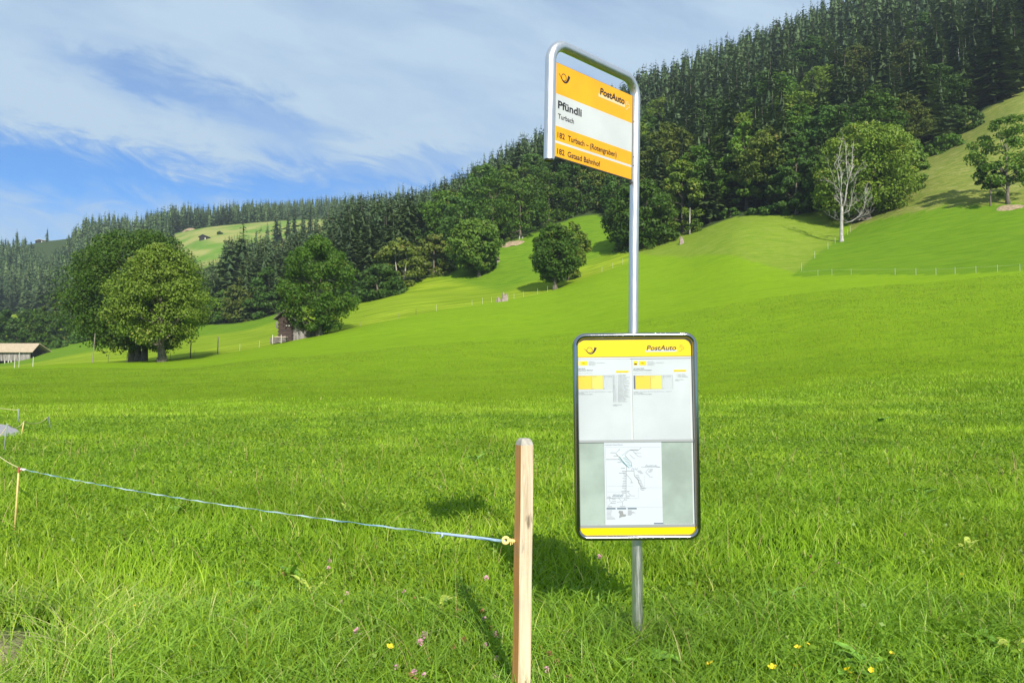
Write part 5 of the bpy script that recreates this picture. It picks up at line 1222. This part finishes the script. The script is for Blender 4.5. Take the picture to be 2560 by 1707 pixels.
def blades(n, ymin, ymax, hmin, hmax, wd, pw, bend, mat, name, label, segs=3, ypow=0., extra=0.):
    u = rgx.uniform(0, 1, n); Yv = ymin * (ymax / ymin) ** u if pw == 'log' else (ymin ** pw + u * (ymax ** pw - ymin ** pw)) ** (1 / pw)
    Xv = rgx.uniform(-1, 1, n) * (.74 * Yv + .9 + extra)
    keep = ~in_poly(Xv, Yv, PATH_POLY)
    if ymax < 60 and ymax > 20: keep &= rgx.uniform(size=n) > np.clip((Yv + (vnoise(Xv * .35, Yv * .35, 41) - .5) * 9 - 21) / 12, 0, 1)
    bare_ = (Xv < -2.2) & (Yv < 4.2) & (rgx.uniform(size=n) < np.clip((-2.2 - Xv) / .32, 0, .96)); keep &= ~bare_
    Xv, Yv = Xv[keep], Yv[keep]; n = len(Xv); Zv = Hn(Xv, Yv)
    tall = vnoise(Xv * .9, Yv * .9, 5) * .6 + vnoise(Xv * 2.7, Yv * 2.7, 6) * .4
    h = rgx.uniform(hmin, hmax, n) * (.55 + .85 * tall); an = rgx.uniform(0, 6.283, n); wa = rgx.uniform(0, 6.283, n)
    ln = bend * h * rgx.uniform(.1, 1.3, n); wv = wd * (Yv / 4) ** .62 * rgx.uniform(.6, 1.4, n) / 2
    lx, ly = np.cos(an) * ln, np.sin(an) * ln; sx, sy = np.cos(wa) * wv, np.sin(wa) * wv
    ti = np.clip(rgx.uniform(0, .85, n) * .6 + vnoise(Xv * .5, Yv * .5, 8) * .4, 0, .82); dry = rgx.uniform(size=n) < .035 + .22 * ((Xv < -1.9) & (Yv < 4.8)); ti[dry] = rgx.uniform(.85, 1, dry.sum())
    lev = []
    for s in range(segs + 1):
        f = s / segs; cx = Xv + lx * f ** 1.8; cy = Yv + ly * f ** 1.8; cz = Zv + h * (f - .22 * bend * f ** 3) - .01; k = (1 - f ** 2.2) * (1 if s < segs else 0)
        if s < segs: lev.append(np.stack([cx - sx * k, cy - sy * k, cz], 1)); lev.append(np.stack([cx + sx * k, cy + sy * k, cz], 1))
        else: lev.append(np.stack([cx, cy, cz], 1))
    nvb = 2 * segs + 1; V = np.stack(lev, 1).reshape(-1, 3); base = np.arange(n)[:, None] * nvb; T = []
    for s in range(segs - 1):
        a = 2 * s; T += [base + np.array([[a, a + 1, a + 3]]), base + np.array([[a, a + 3, a + 2]])]
    a = 2 * (segs - 1); T.append(base + np.array([[a, a + 1, a + 2]]))
    me = mesh_data(name, V, np.concatenate(T), mat, smooth=False, attrs=dict(tint=np.repeat(ti, nvb)))
    return tag(obj(name, me), label, 'grass', kind='stuff')
blades(420000, 2.6, 34, .06, .17, .0062, 1.0, .75, M_grass, 'grass', 'long bright green meadow grass in the foreground', 3)
blades(15000, 2.5, 4.5, .14, .27, .0070, 1.6, 1.35, M_grassb, 'grass', 'long arching blue green blades at the bottom edge', 5)
blades(26000, 2.5, 9, .12, .27, .0060, 1.3, 1.0, M_grass, 'grass', 'tallest arching grass blades close to the camera', 4)
blades(250000, 21, 75, .05, .11, .0058, 1.2, .5, M_short, 'grass', 'short bright grass of the mown field in mid distance', 2)
blades(900, 2.7, 14, .22, .40, .0026, 1.2, .55, simple('dry_stalks', (.36, .27, .12), .8), 'dry_grass_stalks', 'thin dry stalks and seed heads standing above the grass', 4)
# longer unmown blades round the foot of the pole and the post
def tuft(cx, cy, n, rad, label):
    mb = MB(); q = random.Random(int(cx * 100))
    for _ in range(n):
        a = q.uniform(0, 6.28); rr = rad * q.random() ** .6; x = cx + rr * math.cos(a); y = cy + rr * math.sin(a) * .8; h = q.uniform(.08, .26); b_ = q.uniform(0, 6.28); ln = h * q.uniform(.2, 1.); w2 = q.uniform(.0018, .0038)
        z = H(x, y); dx_, dy_ = math.cos(b_), math.sin(b_); P4 = [(x + dx_ * ln * f ** 1.8, y + dy_ * ln * f ** 1.8, z + h * (f - .3 * f ** 3)) for f in (0, .35, .7, 1)]
        vs = []
        for k_, p in enumerate(P4[:3]): ww = w2 * (1 - .25 * k_); vs += [(p[0] - dy_ * ww, p[1] + dx_ * ww, p[2]), (p[0] + dy_ * ww, p[1] - dx_ * ww, p[2])]
        vs.append(P4[3]); mb.add(vs, [(0, 1, 3, 2), (2, 3, 5, 4), (4, 5, 6)])
    me = mesh_data('grass_tuft', mb.v, mb.f, M_grassb, attrs=dict(tint=np.repeat(np.random.RandomState(3).uniform(0, .9, n), 7)))
    tag(obj('grass_tuft', me), label, 'grass', kind='stuff')
tuft(sb.x, sb.y - .03, 520, .24, 'long unmown blades around the foot of the sign pole')
tuft(pb_[0], PY - .03, 420, .20, 'long unmown blades around the foot of the wooden post')
# low herbs and clover leaves
n = 150000
u = rgx.uniform(0, 1, n); Yv = 2.6 + u ** 1.15 * 20; Xv = rgx.uniform(-1, 1, n) * (.74 * Yv + .8)
pt_ = vnoise(Xv * .8, Yv * .8, 31) * .6 + vnoise(Xv * 2.2, Yv * 2.2, 32) * .4; kp = (pt_ > .40) & ~in_poly(Xv, Yv, PATH_POLY) & ~((Xv < -2.1) & (Yv < 4)); Xv, Yv = Xv[kp], Yv[kp]
Pn = np.stack([Xv, Yv, Hn(Xv, Yv) + rgx.uniform(.03, .14, len(Xv))], 1); Nn = rgx.normal(size=Pn.shape) * .6; Nn[:, 2] += 1
Vh, Fh = quads(Pn, Nn, rgx.uniform(.006, .016, len(Xv)) * (Yv / 4) ** .45, rgx, .75)
tag(obj('clover_leaves', mesh_data('clover_leaves', Vh, Fh, M_herb, attrs=dict(tint=np.repeat(rgx.uniform(0, .9, len(Xv)), 4)))), 'low clover and herb leaves among the grass', 'ground cover', kind='stuff')
# larger dock leaves, pale yellow green, counted plants
def leaf_strip(mb, base, az, L, wd, rise, droop):
    n = 6; vs = []; d = Vector((math.cos(az), math.sin(az), 0)); s = Vector((-math.sin(az), math.cos(az), 0))
    for i in range(n + 1):
        f = i / n; p = base + d * L * f + Vector((0, 0, rise * L * (f - droop * f * f))); w2 = wd * math.sin(math.pi * min(1, f * .88 + .08)) ** .8
        vs += [p - s * w2 + Vector((0, 0, w2 * .35)), p, p + s * w2 + Vector((0, 0, w2 * .35))]
    fs = []
    for i in range(n):
        a = i * 3; fs += [(a, a + 1, a + 4, a + 3), (a + 1, a + 2, a + 5, a + 4)]
    mb.add(vs, fs)
M_dock = simple('dock_leaf', (.16, .32, .03), .45, noise=.25, nscale=30); M_dock2 = simple('yellowing_leaf', (.36, .42, .06), .5, noise=.25, nscale=30)
rd = random.Random(12)
for i, (px_, py_, s, ym, lb) in enumerate([(640, 1490, .10, 0, 'clump of broad green leaves in the left foreground'), (782, 1490, .09, 1, 'upright yellowish leaf pair left of centre'), (340, 1520, .09, 1, 'pale withering leaves at the lower left'),
        (450, 1290, .10, 0, 'small broad leaved clump below the tape'), (1096, 1540, .09, 1, 'yellow green leaf clump left of the wooden post'), (730, 1455, .11, 0, 'broad leaves in the middle of the left meadow'),
        (2110, 1697, .10, 0, 'broad shiny leaves at the bottom edge right of the sign'), (2160, 1690, .12, 0, 'large upright leaf at the bottom edge right of the sign'), (2440, 1620, .11, 0, 'drooping broad leaf at the lower right'),
        (2530, 1640, .11, 1, 'bright broad leaf group in the lower right corner'), (2410, 1390, .09, 1, 'pale curled leaf on the right meadow'), (1950, 1510, .10, 0, 'lobed leaf clump right of the pole base'), (1620, 1690, .11, 0, 'dark broad leaf under the sign at the bottom edge'),
        (870, 1290, .07, 1, 'yellow leaves under the middle of the tape'), (2300, 1250, .14, 0, 'dark leafy clump far right in the meadow'), (2200, 1060, .2, 0, 'dark weed clump at the edge of the long grass'), (1190, 1160, .14, 0, 'leafy clump behind the wooden post top')]):
    q = hit(px_, py_); q = Vector((q.x, q.y - .03, q.z)); mb = MB()
    for j in range(rd.randint(5, 8)): leaf_strip(mb, q + Vector((rd.uniform(-.02, .02), rd.uniform(-.02, .02), .03)), rd.uniform(0, 6.28), s * rd.uniform(.7, 1.5), s * rd.uniform(.16, .26), rd.uniform(.7, 1.6), rd.uniform(.4, .8))
    tag(mb.build('broad_leaf_weed', M_dock2 if ym else M_dock, None, smooth=True, loc=q), lb, 'weed')
# flowers
M_pink = simple('clover_pink', (.78, .42, .54), .7, noise=.35, nscale=200); M_brownf = simple('faded_clover', (.36, .18, .09), .8, noise=.3, nscale=200)
M_yel = simple('buttercup_yellow', (.90, .66, .02), .4); M_stem = simple('flower_stem', (.10, .22, .03), .6)
def clover_me(mat, nm):
    mb = MB(); r5 = random.Random(2)
    for i in range(46):
        a = r5.uniform(0, 6.28); ct = r5.uniform(-.55, 1); st_ = math.sqrt(1 - ct * ct); d = Vector((st_ * math.cos(a), st_ * math.sin(a), ct)); r0_ = .0045
        sd = Vector((-math.sin(a), math.cos(a), 0)) * .0014; p = d * r0_; e = d * .0115 + Vector((0, 0, .002)); mb.add([p - sd, p + sd, e + sd * .8, e - sd * .8], [(0, 1, 2, 3)])
        mb.add([p - sd.cross(d), p + sd.cross(d), e], [(0, 1, 2)])
    me = mesh_data(nm, mb.v, mb.f, mat); return me
def butter_me():
    mb = MB()
    for i in range(5):
        a = i * 2 * math.pi / 5; d = Vector((math.cos(a), math.sin(a), 0)); s = Vector((-math.sin(a), math.cos(a), 0)); z = Vector((0, 0, 1))
        mb.add([Vector((0, 0, 0)), d * .007 - s * .006 + z * .004, d * .0125 - s * .003 + z * .007, d * .0125 + s * .003 + z * .007, d * .007 + s * .006 + z * .004], [(0, 1, 2, 3, 4)])
    return mesh_data('flower_head', mb.v, mb.f, M_yel)
ST = MB(); ST.tube([(.0, 0, -.16), (.004, 0, -.08), (0, 0, 0)], .0011, 5); st_me = mesh_data('stem', ST.v, ST.f, M_stem)
HM = {'pink': clover_me(M_pink, 'flower_head'), 'brown': clover_me(M_brownf, 'flower_head'), 'yellow': butter_me()}
FL = dict(pink=[(1050, 1606), (1060, 1588), (1212, 1548), (1240, 1588), (1215, 1615), (1243, 1648), (1238, 1694), (1037, 1680), (1059, 1688), (893, 1578), (867, 1484), (850, 1506), (1010, 1479), (825, 1402), (1500, 1392), (576, 1180), (1216, 1446), (1368, 1676), (2263, 1336), (2094, 1406), (822, 1420), (992, 1668)],
          brown=[(1226, 1571), (1160, 1598), (1132, 1616), (1000, 1504), (1036, 1496), (880, 1504), (542, 1222), (1204, 1528), (1146, 1526), (1394, 1655), (1420, 1690), (2025, 1392), (1372, 1634), (1536, 1554), (1028, 1690), (706, 1436), (1040, 1700), (1352, 1622), (1165, 1480)],
          yellow=[(570, 1506), (344, 1512), (768, 1530), (483, 1618), (645, 1530), (1994, 1619), (2021, 1613), (1931, 1669), (1988, 1665), (2118, 1675), (2124, 1682), (2231, 1634), (2179, 1675), (1776, 1660), (2405, 1436), (833, 1282), (974, 1618)])
LBf = dict(pink=('pink clover flower head standing in the foreground grass', 'pink clover flowers'), brown=('faded brown clover head in the foreground grass', 'faded clover heads'), yellow=('small yellow buttercup in the foreground grass', 'yellow buttercups'))
for kd, lst in FL.items():
    for (px_, py_) in lst:
        q = hit(px_, py_ + 10); Yq = q.y - .17; p = Vector(W(px_, py_, Yq)); zf = H(p.x, p.y)
        if p.z - zf > .26: p = Vector(W(px_, py_, q.y - .1))
        e = empty('clover_flower' if kd != 'yellow' else 'buttercup', (p.x, p.y, p.z), LBf[kd][0], 'flower', LBf[kd][1])
        h_ = obj('flower_head', HM[kd], e); s = rd.uniform(1.1, 1.6) * (1.15 if kd == 'pink' else 1); h_.scale = (s, s, s); h_.rotation_euler = (rd.uniform(-.5, .8), rd.uniform(-.5, .5), rd.uniform(0, 6))
        obj('stem', st_me, e)

# ------------------------------------------------------------------ haze
mh = bpy.data.materials.new('haze'); mh.use_nodes = True; th = mh.node_tree
for n_ in list(th.nodes): th.nodes.remove(n_)
vo = th.nodes.new('ShaderNodeVolumePrincipled'); vo.inputs['Color'].default_value = (.80, .90, 1, 1); vo.inputs['Density'].default_value = .00019; vo.inputs['Anisotropy'].default_value = .2
oo = th.nodes.new('ShaderNodeOutputMaterial'); th.links.new(vo.outputs[0], oo.inputs['Volume'])
zlo = float(Z.min()) - 1; zhi = max(float(Z.max()), float((sz + hh).max())) + 12
xm = float(np.abs(X).max()) + 5
mb = MB(); mb.box((0, (3000 - 40) / 2, (zlo + zhi) / 2), (2 * xm, 3060, zhi - zlo)); hz = mb.build('haze', mh, None); tag(hz, 'thin bluish air haze over the valley', None, kind='stuff')
